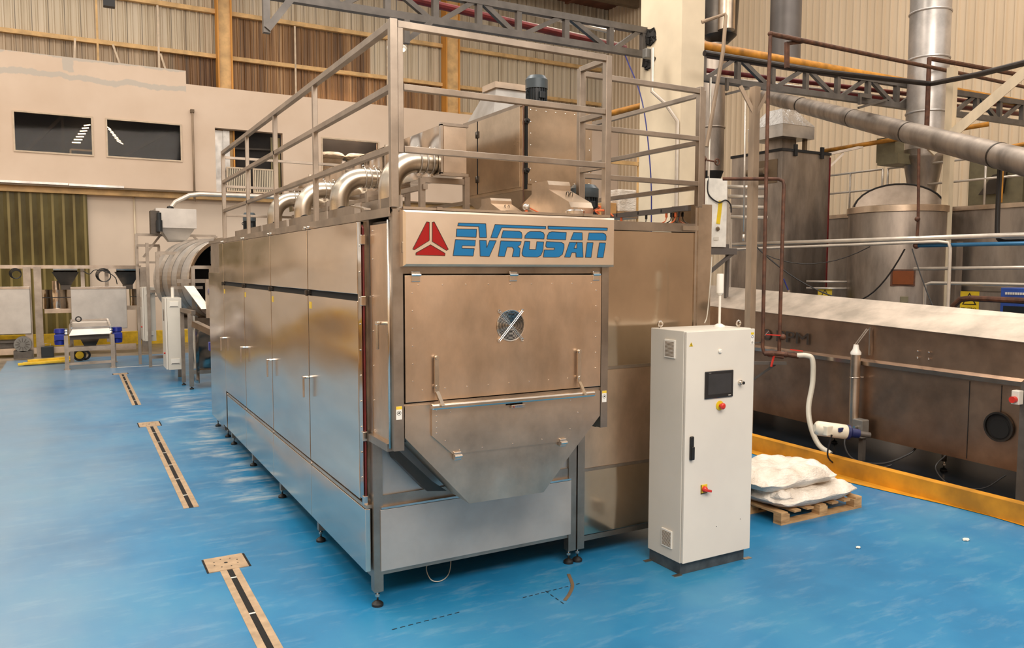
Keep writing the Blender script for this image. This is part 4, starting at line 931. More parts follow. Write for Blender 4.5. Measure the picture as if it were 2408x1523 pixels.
MB().obox(T(2.1, -.14, .43), (.13, .16, .24), (0, 0, -a4), .012).build('housing', 'grey_box', bx); MB().cyl(T(2.1, -.2, .45), T(2.1, -.26, .45), .022, 12).build('shaft_cap', 'steel_bright', bx); MB().bar(T(2.1, -.1, 0.0), T(2.1, -.1, .32), .06).build('stand', 'dark_frame', bx)
pm = thing('pump_motor', 'cream and navy pump motor lying beside the standpipe gearbox', 'motor', (6.15, 1.15, .35))
p_, q_ = V((6.03, 1.06, .55)), V((6.62, .72, .46)); d_ = q_-p_
MB().tube([p_-d_*.0, p_+d_*.03, p_+d_*.06, p_+d_*.55, p_+d_*.57], .09, 24, rr=[.05, .08, .09, .09, .085]).build('motor_housing', 'motor_cream', pm)
MB().tube([p_+d_*.57, p_+d_*.62, p_+d_*.66, p_+d_*.8], .08, 24, rr=[.092, .092, .06, .055]).build('gear_flange', 'motor_navy', pm)
MB().cyl(p_+d_*.8, p_+d_*1.0, .035, 12).build('shaft', 'dark_frame', pm)
MB().obox(p_+d_*.2+V((-.04, -.06, 0)), (.11, .08, .12), (0, 0, 0), .012).build('terminal_box', 'motor_cream', pm)
MB().obox(p_+d_*.42+V((-.04, -.075, .03)), (.07, .03, .05), (0, 0, .1), .004).build('name_plate', 'motor_navy', pm)
solo(MB().tube(sm([p_+d_*.25+V((-.06, -.1, -.04)), (6.12, .92, .2), (6.36, .85, .05), (6.6, .70, .02), (6.75, .5, .12)]), .010, 8), 'power_cable', 'cable_black', 'black cable drooping from the cream pump motor onto the dark floor', 'cable')
solo(MB().tube(sm([T(1.95, -.2, .38), T(2.0, -.3, .2), T(2.2, -.35, .06), T(2.5, -.2, .06), T(2.7, 0, .2), T(2.75, .1, .3)]), .012, 8), 'drain_hose', 'cable_black', 'black hose curving along the floor below the trough machine', 'hose')
solo(MB().tube(sm([T(3.2, .0, .3), T(3.15, -.1, .15), T(3.4, -.2, .03), T(3.75, -.15, .06), T(3.95, -.05, .25)]), .008, 8), 'trailing_cable', 'cable_black', 'thin black cable hanging in a loop below the round outlet', 'cable')
es = thing('isolator_box', 'red and grey isolator switch box on a dark post at the right edge', 'switch', tuple(T(4.1, -.1, 0)))
MB().bar(T(4.12, -.06, 0), T(4.12, -.06, 1.3), .06).build('post', 'dark_frame', es); MB().obox(T(4.1, -.16, 1.14), (.09, .08, .15), (0, 0, 0), .008).build('switch_box', 'cabinet_paint', es); MB().cyl(T(4.1, -.2, 1.12), T(4.1, -.25, 1.12), .035, 16).build('switch_button', 'red_plastic', es)
# valve pipework beside the post
pp = thing('copper_pipework', 'rusty brown pipe with bends and red valves in front of the trough machine', 'pipe', (6.7, 2.4, 1.3))
MB().tube([(6.73, 2.57, 5.75), (6.68, 2.54, 4.93), (6.49, 2.35, 1.41), (6.50, 2.33, 1.33), (6.56, 2.30, 1.30), (6.72, 2.18, 1.27)], .026, 10).build('long_downpipe', 'rust_pipe', pp)
MB().tube([(6.38, 3.07, 3.79), (6.80, 2.42, 3.75), (6.84, 2.38, 3.72), (6.84, 2.36, 3.66), (6.72, 2.26, 1.30)], .026, 10).build('short_downpipe', 'rust_pipe', pp)
MB().tube([(6.5, 2.33, 1.32), (6.6, 2.25, 1.33), (6.75, 2.15, 1.31), (6.88, 2.06, 1.29)], .036, 10).ball((6.72, 2.2, 1.55), .045).ball((6.6, 2.26, 1.32), .045).ball((6.74, 2.16, 1.31), .045).build('manifold', 'rust_pipe', pp)
MB().bar((6.72, 2.2, 1.57), (6.52, 2.32, 1.585), .022, .014).bar((6.6, 2.24, 1.3), (6.55, 2.24, 1.14), .02, .02).bar((6.78, 2.12, 1.38), (6.92, 2.02, 1.36), .02, .014).build('valve_handle', 'red_plastic', pp)
MB().bar((6.35, 2.5, 1.18), (6.8, 2.2, 1.18), .05, .04).bar((6.7, 2.3, 1.16), (6.45, 2.75, .75), .03).bar((6.35, 2.5, 1.45), (6.5, 2.4, 1.47), .02).build('pipe_bracket', 'dark_frame', pp)
solo(MB().tube(sm([(6.86, 2.07, 1.30), (6.95, 1.98, 1.30), (7.0, 1.92, 1.24), (6.99, 1.90, .93), (6.90, 1.88, .6), (6.86, 1.80, .35), (6.88, 1.68, .12), (6.9, 1.5, .03)]), .036, 14), 'flexible_hose', 'hose_white', 'thick white flexible hose hanging from the rusty pipework to the dark floor', 'hose')
solo(MB().bar((6.75, 2.85, 5.09), (6.74, 2.83, 0), .10), 'steel_post', 'tan_post', 'tall tan steel post in front of the trough machine beside the cabinet', 'post')
solo(MB().bar((6.74, 2.83, 4.69), (6.56, 2.95, 5.10), .05).bar((6.74, 2.83, 4.69), (6.90, 2.75, 5.02), .05), 'post_strut', 'tan_post', 'pair of slanting struts at the head of the tan post', 'strut')
# white distribution box on the far side of the column
db = thing('distribution_box', 'white electrical box with yellow tape on a steel shelf right of the oven', 'electrical box', (7.45, 4.4, 2.85))
MB().obox((7.44, 4.38, 3.41), (.38, .25, 1.12), (0, 0, -R(10)), .006).build('box_body', 'white_label', db)
MB().obox((7.46, 4.245, 3.42), (.07, .01, .38), (0, R(6), -R(10))).build('yellow_tape', 'yellow_plastic', db)
MB().ball((7.42, 4.23, 3.15), .04, (1, .8, 1), 1).build('rotary_switch', 'stain_brown', db)
MB().obox((7.40, 4.24, 2.99), (.09, .006, .05), (0, 0, -R(10))).build('name_label', 'cabinet_paint', db)
MB().bar((7.15, 4.32, 2.78), (7.78, 4.2, 2.78), .12, .10).bar((7.25, 4.4, 2.86), (7.72, 4.32, 2.86), .12, .08).bar((7.75, 4.2, 2.76), (7.1, 4.3, 2.3), .05).bar((7.72, 4.3, 2.76), (7.66, 4.3, 0), .05).build('box_shelf', 'duct_grey', db)
solo(MB().tube(sm([(7.25, 4.3, 4.0), (7.24, 4.28, 3.72), (7.4, 4.22, 3.58), (7.55, 4.2, 3.62), (7.66, 4.2, 3.55), (7.68, 4.2, 3.42)]), .012, 8), 'box_cable', 'cable_black', 'black cable looping over the white distribution box', 'cable')
solo(MB().tube([(7.05, 4.2, 4.3), (7.06, 4.2, 4.25), (7.05, 4.2, 1.5)], .028, 8).ball((7.07, 4.2, 4.25), .04).tube([(7.08, 4.15, 4.23), (7.2, 4.05, 4.2)], .015, 6).torus((7.2, 4.05, 4.2), .05, .012, 'y', 12, 5), 'valve_riser', 'rust_pipe', 'brown vertical riser with a hand wheel valve at the right edge of the oven', 'pipe')
# pipes over the right girder, parallel to it
def G(s_, off, z): 
    A, B = V((7.39, 5.53, 0)), V((17.0, 4.18, 0)); d = (B-A).normalized(); n_ = V((d.y, -d.x, 0)); return A+d*s_+n_*off+V((0, 0, z))
solo(MB().tube([G(0, -.05, 6.53), G(9.2, -.05, 6.10)], .085, 14), 'gas_pipe', 'yellow_pipe', 'thick weathered yellow pipe running along the top of the right girder', 'pipe')
solo(MB().tube([(6.85, 4.01, 5.85), (9.08, 3.91, 5.84), (11.95, 3.66, 5.90), (12.01, 3.6, 5.89), (10.87, 2.08, 5.6), (9.91, .88, 5.39), (9.3, .1, 5.27)], .046, 10), 'black_drain_pipe', 'black_pipe', 'thick black pipe on the right girder bending back toward the upper right corner', 'pipe')
solo(MB().ball((6.73, 2.57, 5.76), .04).tube([(6.73, 2.57, 5.76), (9.85, 3.26, 6.04), (13.13, 3.74, 6.24), (15.78, 3.98, 6.33)], .034, 10), 'rusty_overhead_pipe', 'rust_pipe', 'long rusty pipe sloping above the yellow pipe at the upper right', 'pipe')
solo(MB().bar((7.24, 2.72, 5.39), (7.25, 2.74, 5.76), .05).bar((7.25, 2.74, 5.74), (7.71, 2.84, 5.86), .05), 'pipe_bracket', 'rust_pipe', 'small rusty angle bracket standing by the yellow pipe', 'bracket')
solo(MB().tube([(12.15, 3.75, 5.05), (12.22, 3.8, 6.41), (12.3, 3.8, 6.42), (14.0, 3.84, 6.47), (15.79, 4.0, 6.57)], .045, 8), 'thin_overhead_pipe', 'rust_pipe', 'thin rusty pipe turning down through the right girder', 'pipe')
for k, (z, off, mt, lab) in enumerate(((6.16, -.35, 'red_pipe', 'dark red sprinkler pipe behind the right girder, upper one'), (6.02, -.4, 'red_pipe', 'dark red sprinkler pipe behind the right girder, lower one'), (6.09, -.45, 'pale_pipe', 'thin pale conduit behind the right girder'))):
    solo(MB().tube([G(-.1, off, z), G(9.5, off, z-.05)], .045 if k < 2 else .02, 8), 'sprinkler_pipe' if k < 2 else 'conduit', mt, lab, 'pipe')
# leaning pole left of the right girder
solo(MB().tube([(6.69, 3.91, 6.27), (7.0, 3.74, 6.39), (7.01, 3.73, 6.36), (6.96, 3.72, 5.83), (6.69, 3.75, 4.36)], .03, 8), 'leaning_pipe', 'tan_post', 'thin tan pipe with an elbow leaning down beside the cream column', 'pipe')
solo(MB().cyl((8.2, 5.3, 0), (8.2, 5.3, 5.9), .02, 8), 'thin_riser', 'pale_pipe', 'thin white vertical pipe right of the dark round duct', 'pipe')
solo(MB().cyl((6.86, 3.14, 5.03), (6.77, 3.02, 3.04), .014, 8).cyl((6.77, 3.02, 3.0), (6.77, 3.02, 2.9), .02, 8), 'capped_riser', 'pale_pipe', 'thin pale vertical pipe left of the tan post', 'pipe')
# inclined duct
d0, d1, d2 = V((15.46, 10.8, 7.37)), V((12.44, 5.57, 5.62)), V((9.64, .69, 3.98)); dd = (d2-d1)
t = thing('inclined_duct', 'big round brownish steel duct sloping down to the right across the hall', 'duct', tuple(d1))
MB().tube([d0, d1, d2+dd*.35], .185, 32).build('duct_pipe', 'steel_tank', t)
for q in (-.55, 0, .42, .9): MB().tube([d1+dd*q, d1+dd*(q+.006)], .19, 32).build('duct_joint', 'steel_dark', t)
# round vertical ducts
def vduct(label, x, y, z0, z1, r, mat, joints, name='vertical_duct'):
    t = thing(name, label, 'duct', (x, y, z0)); MB().cyl((x, y, z0), (x, y, z1), r, 36).build('duct_pipe', mat, t)
    for z in joints: MB().lathe([(r+.012, -.02), (r+.02, 0), (r+.012, .02)], (x, y, z), 'z', 36).build('duct_joint', mat, t)
    return t
t = vduct('large shiny round duct rising to the ceiling at the upper right', 13.15, 4.42, 4.75, 12, .375, 'duct_bright', (7.55, 6.65, 5.6))
MB().lathe([(.38, 0), (.38, -.12), (.41, -.13), (.41, -.18), (.34, -.3), (.2, -1.15), (.2, -1.3)], (12.95, 4.32, 4.85), 'z', 32).build('duct_cone', 'steel_tank', t)
MB().box(12.3, 12.6, 4.5, 4.9, 4.62, 5.1).box(12.2, 13.2, 4.35, 4.8, 4.55, 4.75).build('damper_box', 'olive_machine', t)
vduct('dull grey round duct rising above the hooded steel tower', 11.18, 6.3, 6.75, 12, .31, 'duct_grey', (6.78,))
MB_ = vduct('dark round duct with a fan head beside the cream column', 10.62, 7.8, 4.65, 7.4, .27, 'steel_tank', (5.6, 6.6))
MB().lathe([(.18, 0), (.27, .25)], (10.62, 7.8, 4.4), 'z', 24).build('duct_cone', 'soot', MB_)
MB().lathe([(.2, 0), (.36, .15), (.40, .9), (.36, 1.0)], (10.75, 7.75, 7.45), 'z', 24).build('fan_cone', 'steel_dark', MB_)
MB().cyl((10.55, 7.35, 7.6), (10.55, 7.35, 8.6), .18, 20).build('fan_motor', 'steel_hopper', MB_)
# tall box tower with rain hood
bt = thing('burner_tower', 'tall grey steel box tower with a wrapped hood on top behind the trough machine', 'tower', (10.6, 5.9, 0))
MB().box(10.0, 11.35, 5.24, 6.55, 0, 4.76, .005).build('tower_casing', 'steel_tank', bt)
MB().box(9.98, 11.37, 5.22, 6.57, 4.74, 4.79).build('top_rim', 'soot', bt)
MB().box(11.33, 11.36, 5.225, 5.245, 1.5, 4.7).build('corner_strip', 'red_pipe', bt)
MB().box(9.985, 10.0, 5.35, 5.85, 4.15, 4.6).cyl((9.99, 6.1, 4.4), (9.9, 5.55, 4.38), .07, 12).build('burner_hatch', 'stain_brown', bt)
for x, y in ((10.3, 5.24), (11.05, 5.24)): MB().box(x, x+.08, y-.04, y, 4.66, 4.88).build('lifting_lug', 'soot', bt)
MB().box(10.50, 10.90, 5.70, 6.12, 4.79, 5.1).build('hood_neck', 'steel_tank', bt)
MB().box(10.98, 11.05, 5.55, 5.62, 4.79, 5.1).build('hood_prop', 'stain_brown', bt)
MB().loft([(10.24, 5.46, 5.07), (11.14, 5.46, 5.07), (11.14, 6.36, 5.07), (10.24, 6.36, 5.07)], [(10.24, 5.46, 5.31), (11.14, 5.46, 5.31), (11.14, 6.36, 5.31), (10.24, 6.36, 5.31)]).build('hood_skirt', 'galvanised', bt)
MB().loft([(10.23, 5.45, 5.31), (11.15, 5.45, 5.31), (11.15, 6.37, 5.31), (10.23, 6.37, 5.31)], [(10.5, 5.72, 5.66), (10.88, 5.72, 5.66), (10.88, 6.1, 5.66), (10.5, 6.1, 5.66)]).build('foil_cover', 'foil_wrap', bt)
# cooking kettle
kt = thing('cooking_kettle', 'broad round steel kettle with a raised half moon lid behind the trough machine', 'kettle', (11.9, 4.2, 0))
MB().cyl((11.75, 4.0, 0), (11.75, 4.0, 3.62), .86, 48).build('kettle_drum', 'steel_tank', kt)
MB().lathe([(.86, 0), (.885, .01), (.885, .12), (.86, .13)], (11.75, 4.0, 3.52), 'z', 48).build('kettle_rim', 'steel_hopper', kt)
n1 = V((.72, -.69, 0)); c1 = V((11.85, 4.05, 3.62)); pts = [c1+n1*.80*math.cos(R(t_)) + V((0, 0, .48*math.sin(R(t_)))) for t_ in range(0, 181, 12)]
MB().prism(pts, V((.69, .72, 0))*.25).build('lid', 'steel_dull', kt)
m = MB().tube(pts, .018, 6).build('lid_rim', 'soot', kt)
MB().obox((11.12, 3.42, 2.34), (.40, .02, .30), (0, 0, -R(48))).build('inspection_window', 'rust_pipe', kt); MB().obox((11.11, 3.41, 2.34), (.34, .02, .24), (0, 0, -R(48))).build('window_pane', 'amber_glass', kt)
MB().obox((11.15, 3.4, 1.95), (.13, .06, .11), (0, 0, -R(48)), .004).build('junction_box', 'olive_machine', kt)
# long casing behind
lc = thing('insulated_casing', 'long plain steel casing wall behind the kettle reaching the right edge', 'casing', (12.9, 3, 0))
MB().box(12.6, 14.2, -1.5, 7.5, 0, 3.62).build('casing_body', 'steel_tank', lc); MB().box(12.56, 12.62, -1.5, 7.5, 3.58, 3.66).build('casing_rim', 'steel_hopper', lc); MB().box(12.57, 12.6, -1.5, 7.5, 2.1, 2.18).build('casing_seam', 'steel_dull', lc)
g = thing('walkway_railing', 'thin tubular railing on top of the long casing behind the kettle', 'railing', (12.8, 3, 3.65))
for z in (4.55, 4.15): MB().cyl((12.8, 5.1, z), (12.8, 6.6, z), .022, 8).cyl((12.8, 1.0, z), (12.8, 4.98, z), .022, 8).build('rail', 'pale_pipe', g)
for y in (5.1, 4.98, 5.87, 3.0, 1.6): MB().cyl((12.8, y, 3.65), (12.8, y, 4.55), .022, 8).build('post', 'pale_pipe', g)
# olive machine on top of the casing
om = thing('olive_feeder', 'olive grey feeder machine with a hopper at the far right above the casing', 'machine', (13.6, 2.8, 3.66))
MB().box(13.3, 14.2, 2.6, 3.6, 3.66, 4.75).build('feeder_body', 'olive_machine', om)
MB().loft([(13.2, 2.2, 4.7), (14.0, 2.2, 4.7), (14.0, 2.7, 4.7), (13.2, 2.7, 4.7)], [(13.4, 2.45, 3.7), (13.7, 2.45, 3.7), (13.7, 2.6, 3.7), (13.4, 2.6, 3.7)]).build('feeder_hopper', 'olive_machine', om)
MB().prism([(13.25, 2.9, 3.9), (13.25, 3.35, 3.9), (13.25, 3.1, 4.25), (13.25, 2.85, 4.3)], (-.05, 0, 0)).build('discharge_hood', 'steel_dark', om)
MB().box(13.27, 13.3, 3.0, 3.2, 4.5, 4.6).build('nameplate', 'black_gap', om)
for y in (2.75, 3.4): MB().ball((13.28, y, 4.72), .05).build('clamp_knob', 'steel_hopper', om)
MB().cyl((13.28, 2.45, 4.7), (13.2, 2.45, 4.7), .12, 20).build('drive_wheel', 'steel_hopper', om)
bm_ = thing('blower_motor', 'cream blower motor near the right edge above the casing', 'motor', (12.9, 1.25, 3.7)); MB().cyl((12.9, 1.05, 3.95), (12.9, 1.45, 3.95), .16, 24).build('motor_housing', 'motor_cream', bm_); MB().cyl((12.78, 1.47, 3.95), (12.78, 1.46, 3.95), .11, 20).build('fan_guard', 'stain_brown', bm_); MB().box(12.8, 13.0, 1.1, 1.4, 3.66, 3.8).build('motor_base', 'motor_cream', bm_)
solo(MB().tube([(12.6, 2.6, 3.68), (12.6, 2.6, 4.55), (12.6, 2.5, 4.65), (12.7, 2.2, 4.68)], .035, 8), 'yellow_riser', 'yellow_pipe', 'short yellow pipe with an elbow in front of the olive feeder', 'pipe')
# horizontal pipes
solo(MB().tube([(9.3, 6.3, 2.96), (9.3, -1.0, 2.96)], .035, 10), 'silver_pipe', 'pale_pipe', 'upper long silver pipe crossing in front of the kettle', 'pipe')
solo(MB().tube([(9.25, 6.3, 2.86), (9.25, 1.6, 2.90), (9.25, 1.45, 2.88), (9.25, 1.42, 2.8), (9.25, 1.42, 1.9)], .024, 10), 'silver_pipe', 'pale_pipe', 'lower thin silver pipe turning down right of the kettle', 'pipe')
solo(MB().cyl((9.3, 2.0, 2.85), (9.3, -1, 2.84), .03, 10), 'water_line', 'blue_pipe', 'blue pipe running to the right edge in front of the kettle', 'pipe')
solo(MB().cyl((9.3, 2.0, 2.50), (9.3, -1, 2.54), .026, 10), 'silver_bar', 'pale_pipe', 'silver pipe with an open end below the blue pipe', 'pipe')
solo(MB().tube([(9.3, 2.0, 4.3), (9.32, 1.98, 3.2), (9.3, 1.98, 2.85)], .022, 8).ball((9.3, 1.98, 2.85), .05).ball((9.3, 1.98, 3.25), .04), 'rusty_drop_pipe', 'rust_pipe', 'rusty drop pipe ending at the blue pipe before the kettle', 'pipe')
# cables
def sag(p, q, d, r, lab, mat='cable_black', nm='hanging_cable'):
    p, q = V(p), V(q); solo(MB().tube([p+(q-p)*t_/10+V((0, 0, -4*d*(t_/10)*(1-t_/10))) for t_ in range(11)], r, 6), nm, mat, lab, 'cable')
sag((8.6, 4.6, 2.95), (9.2, 3.1, 1.98), .15, .012, 'black cable falling from the tan post toward the amber window')
sag((9.2, 3.1, 1.98), (9.2, 2.1, 2.8), .25, .012, 'black cable rising from the amber window to the blue pipe end')
sag((9.2, 1.98, 2.8), (8.8, 1.3, 1.85), .05, .010, 'black cable dropping right of the kettle drum')
sag((8.8, 4.5, 2.75), (9.2, 2.7, 2.85), .22, .008, 'thin cable sagging across the box tower and kettle')
# posts at the right
solo(MB().bar((12.02, 3.22, 6.1), (12.02, 3.22, 0), .13), 'cream_post', 'cream_post', 'tall cream steel post in front of the kettle right side', 'post')
solo(MB().bar((12.35, 3.25, 3.0), (12.35, 3.25, 0), .2), 'grey_post', 'steel_tank', 'shorter grey steel post close behind the cream post', 'post')
solo(MB().bar((12.9, 1.9, 6.35), (11.75, 3.4, 4.6), .16), 'cream_brace', 'cream_post', 'cream diagonal brace rising to the upper right corner', 'brace')
solo(MB().bar((12.6, 1.9, 6.3), (12.6, 1.9, 1.7), .15), 'rusty_post', 'rust_pipe', 'dark rusty vertical post near the right edge', 'post')
solo(MB().cyl((11.2, 1.15, 0), (11.2, 1.15, 4.4), .10, 16), 'mottled_pipe', 'tan_post', 'thick mottled vertical pipe near the right edge', 'pipe')
solo(MB().bar((12.3, 1.2, 1.2), (12.3, 1.2, 4.3), .18), 'galvanised_post', 'steel_dull', 'galvanised vertical post with clamps at the right edge', 'post')
solo(MB().tube(sm([(10.2, 1.3, 4.2), (10.2, 1.3, 3.1), (10.2, 1.25, 2.98), (10.2, 1.1, 2.93), (10.2, -.6, 2.93)]), .035, 8).tube(sm([(10.15, 1.27, 4.2), (10.15, 1.27, 3.1), (10.15, 1.2, 2.95), (10.15, .9, 2.93), (10.15, .3, 2.9)]), .02, 6), 'black_conduit', 'cable_black', 'black cables on a pale pipe bending to horizontal near the right edge', 'conduit')
ys_ = ['yellow danger sign on the casing left of the kettle', 'yellow danger sign partly hidden at the lower right behind the trough machine']
for i, p in enumerate(((10.9, 4.9, 1.96), (10.0, 1.55, 2.0))):
    s_ = thing('danger_sign', ys_[i], 'sign', p); r_ = V((.72, -.69, 0)) if i == 0 else V((0.2, -.98, 0)); n_ = V((-r_.y, r_.x, 0))*-1; P0 = V(p)
    MB().prism([P0-r_*.13+V((0, 0, -.16)), P0+r_*.13+V((0, 0, -.16)), P0+r_*.13+V((0, 0, .16)), P0-r_*.13+V((0, 0, .16))], n_*-.01).build('sign_plate', 'yellow_plastic', s_)
    q = P0+n_*.006
    MB().prism([q-r_*.10+V((0, 0, -.04)), q+r_*.10+V((0, 0, -.04)), q+V((0, 0, .14))], n_*.002).build('triangle', 'cable_black', s_)
    q = P0+n_*.009
    MB().prism([q-r_*.075+V((0, 0, -.028)), q+r_*.075+V((0, 0, -.028)), q+V((0, 0, .11))], n_*.002).build('triangle_field', 'yellow_plastic', s_)
    if i: MB().bar(P0+n_*-.03, (p[0]+.03, p[1], 0), .03).build('sign_post', 'steel_dull', s_)
    text('PELIGRO', .055, P0-r_*.115+V((0, 0, -.12))+n_*.008, tuple(r_), (0, 0, 1), 'cable_black', s_, 'danger_word')
for i, (y, w_) in enumerate(((1.05, .42), (.25, .32))):
    b = thing('blue_equipment_box', ['blue painted equipment box behind the railing at the right', 'blue painted equipment box nearest the right edge'][i], 'box', (10.4, y, 1.5)); MB().box(10.3, 10.7, y-w_/2, y+w_/2, 1.3, 2.22, .006).build('box_body', 'blue_paint', b)
    MB().box(10.29, 10.3, y-w_/2+.05, y+w_/2-.05, 1.45, 1.95).build('dark_opening', 'motor_dark', b)
    m = MB()
    for q in range(8): m.box(10.288, 10.2995, y+.14-q*.035-.026, y+.14-q*.035, 2.12, 2.155)
    m.build('box_lettering', 'white_label', b)
solo(MB().tube([(9.6, 1.55, 1.3), (9.6, 1.55, 1.95), (9.6, 1.45, 2.05), (9.6, 1.3, 2.07), (9.6, -.5, 2.05)], .045, 10), 'brown_pipe', 'rust_pipe', 'brown pipe with an elbow in front of the blue boxes', 'pipe')
solo(MB().tube([(9.2, .15, 1.4), (9.2, .15, 2.3), (9.2, .10, 2.34), (9.2, -1, 2.34)], .035, 10), 'short_rail', 'pale_pipe', 'bright tubular rail at the right edge above the trough lid', 'railing')
solo(MB().tube([(9.9, 2.2, 1.6), (9.9, 2.2, 2.25), (9.9, 2.1, 2.28), (9.9, 0, 2.28)], .025, 8), 'thin_rail', 'pale_pipe', 'thin pale rail running behind the cream post to the right edge', 'railing')
m = thing('ball_valve', 'small ball valve with a blue lever standing behind the trough lid', 'valve', (9.1, 4.3, 2.0)); MB().cyl((9.2, 4.3, 1.8), (9.2, 4.3, 2.12), .035, 10).ball((9.2, 4.3, 2.05), .05).build('valve_body', 'steel_dull', m); MB().bar((9.17, 4.28, 2.12), (9.1, 4.33, 2.32), .03, .015).build('lever', 'blue_motor', m)
solo(MB().cyl((11.59, 5.64, 4.89), (13.05, 3.12, 5.18), .045, 10), 'orange_pipe', 'yellow_pipe', 'orange pipe rising to the right behind the inclined duct', 'pipe')
t = thing('pipe_bracket', 'steel bracket carrying the orange pipe right of the box tower', 'bracket', (11.6, 5.1, 4.3)); MB().bar((11.5, 5.53, 4.79), (11.98, 4.97, 4.93), .05).bar((11.5, 5.5, 4.45), (11.77, 5.25, 4.82), .04).build('bracket_arm', 'steel_dull', t)

for k, (px_, z) in enumerate(((0, 3.35), (0, 3.18), (0, 3.0), (0, 2.82))):
    solo(MB().cyl((8.35+.04*k, 5.0, z+.6), (8.9+.02*k, 4.6, z+.58), .035, 8).cyl((8.36+.04*k, 5.0, z+.6), (8.36+.04*k, 5.0, 0), .02, 6), 'bundled_pipe', 'pale_pipe', 'short pale pipe beside the white electrical box, %s of four' % ['topmost', 'second', 'third', 'lowest'][k], 'pipe')
for z, lab in ((2.25, 'upper'), (2.12, 'lower')): solo(MB().cyl((10.6, 5.1, z), (11.2, 4.5, z), .02, 8), 'thin_conduit', 'pale_pipe', 'thin pale conduit between box tower and kettle, %s one' % lab, 'conduit')

# ---------------------------------------------------------------- far left machinery
vt = thing('vibrating_table', 'vibrating screen table with two blue motors on a grey stand, far left', 'machine', (-1.58, 16.4, 0))
for x, y in ((-2.06, 16.4), (-1.06, 16.35), (-1.95, 17.6), (-.98, 17.6)): MB().box(x-.045, x+.045, y-.05, y+.05, 0, .84).box(x-.07, x+.07, y-.07, y+.07, 0, .02).build('leg', 'steel_frame', vt)
MB().bar((-2.06, 16.4, .50), (-1.06, 16.35, .52), .10).bar((-2.06, 16.4, .14), (-1.06, 16.35, .16), .06).bar((-2.06, 16.4, .5), (-1.95, 17.6, .5), .06).bar((-1.06, 16.4, .16), (-.98, 17.6, .16), .06).bar((-1.06, 16.4, .5), (-.98, 17.6, .5), .06).build('stand_frame', 'steel_frame', vt)
MB().loft([(-2.0, 16.3, .84), (-1.1, 16.3, .86), (-1.1, 17.6, 1.0), (-2.0, 17.6, 1.0)], [(-1.92, 16.35, .99), (-1.12, 16.35, 1.0), (-1.12, 17.6, 1.12), (-1.95, 17.6, 1.12)]).build('screen_box', 'steel_panel', vt)
MB().bar((-1.92, 16.35, 1.02), (-1.1, 16.35, 1.03), .04).bar((-1.95, 17.5, 1.14), (-1.12, 17.5, 1.15), .04).bar((-1.93, 16.35, 1.02), (-1.95, 17.5, 1.14), .04).bar((-1.1, 16.35, 1.03), (-1.12, 17.5, 1.15), .04).build('screen_rim', 'steel_bright', vt)
MB().loft([(-1.8, 16.5, .82), (-1.3, 16.5, .82), (-1.3, 17.2, .82), (-1.8, 17.2, .82)], [(-1.68, 16.6, .55), (-1.42, 16.6, .55), (-1.42, 16.9, .55), (-1.68, 16.9, .55)]).build('outlet_funnel', 'steel_dark', vt)
MB().box(-1.98, -1.12, 16.5, 17.4, .72, .82).build('under_tray', 'steel_dark', vt)
for x, s_ in ((-2.19, -1), (-.95, 1)):
    mo = MB().lathe([(.08, -.2), (.12, -.19), (.13, -.09), (.105, -.085), (.105, .09), (.13, .095), (.12, .19), (.08, .2)], (x, 16.6, .80), 'z', 20).build('vibration_motor', 'blue_motor', vt)
    MB().box(x-.12, x+.12, 16.45, 16.52, .72, .86, .01).build('motor_terminal', 'blue_motor', mo)
    MB().lathe([(.05, i_*.03) if i_ % 2 else (.035, i_*.03) for i_ in range(6)], (x-s_*.14, 16.38, .86), 'z', 12).build('spring', 'steel_bright', vt)
MB().torus((-1.78, 16.9, 1.2), .06, .015, 'y', 16, 6).build('rubber_loop', 'black_rubber', vt)
def panel_box(label, x0, x1, z0, z1, y=20.0, d=.5):
    t = thing('steel_bin', label, 'bin', ((x0+x1)/2, y, z0)); MB().box(x0, x1, y, y+d, z0, z1, .012).build('bin_body', 'steel_panel', t)
    MB().box(x0, x1, y-.02, y+.02, z1-.05, z1+.02, .004).build('bin_rim', 'steel_bright', t); return t
panel_box('large square steel bin panel behind the vibrating table', -1.94, -.52, .72, 1.92)
panel_box('large square steel bin panel cut by the left edge', -5.2, -2.92, .65, 1.94)
fr = thing('dosing_rack', 'long steel frame with a pale top beam carrying hoppers along the rear left', 'frame', (-3, 20.2, 0))
MB().bar((-8, 20.2, 2.50), (-.1, 20.2, 2.50), .12, .09).build('top_beam', 'steel_bright', fr)
MB().bar((-8, 20.2, .16), (-.3, 20.2, .16), .10, .16).build('base_beam', 'steel_hopper', fr)
for x in (-2.98, -2.73, -.05): MB().box(x-.09, x+.09, 20.1, 20.3, 0, 2.5).build('upright', 'steel_frame', fr)
MB().bar((-2.6, 20.4, 1.25), (-1.9, 20.4, 1.25), .12).bar((-.5, 20.4, 1.3), (0, 20.4, 1.3), .12).build('shelf_beam', 'steel_hopper', fr)
for x in (-3.9, -1.62, -.12, -1.0): MB().box(x-.05, x+.05, 20.5, 20.6, .3, 2.5).build('rear_upright', 'steel_dull', fr)
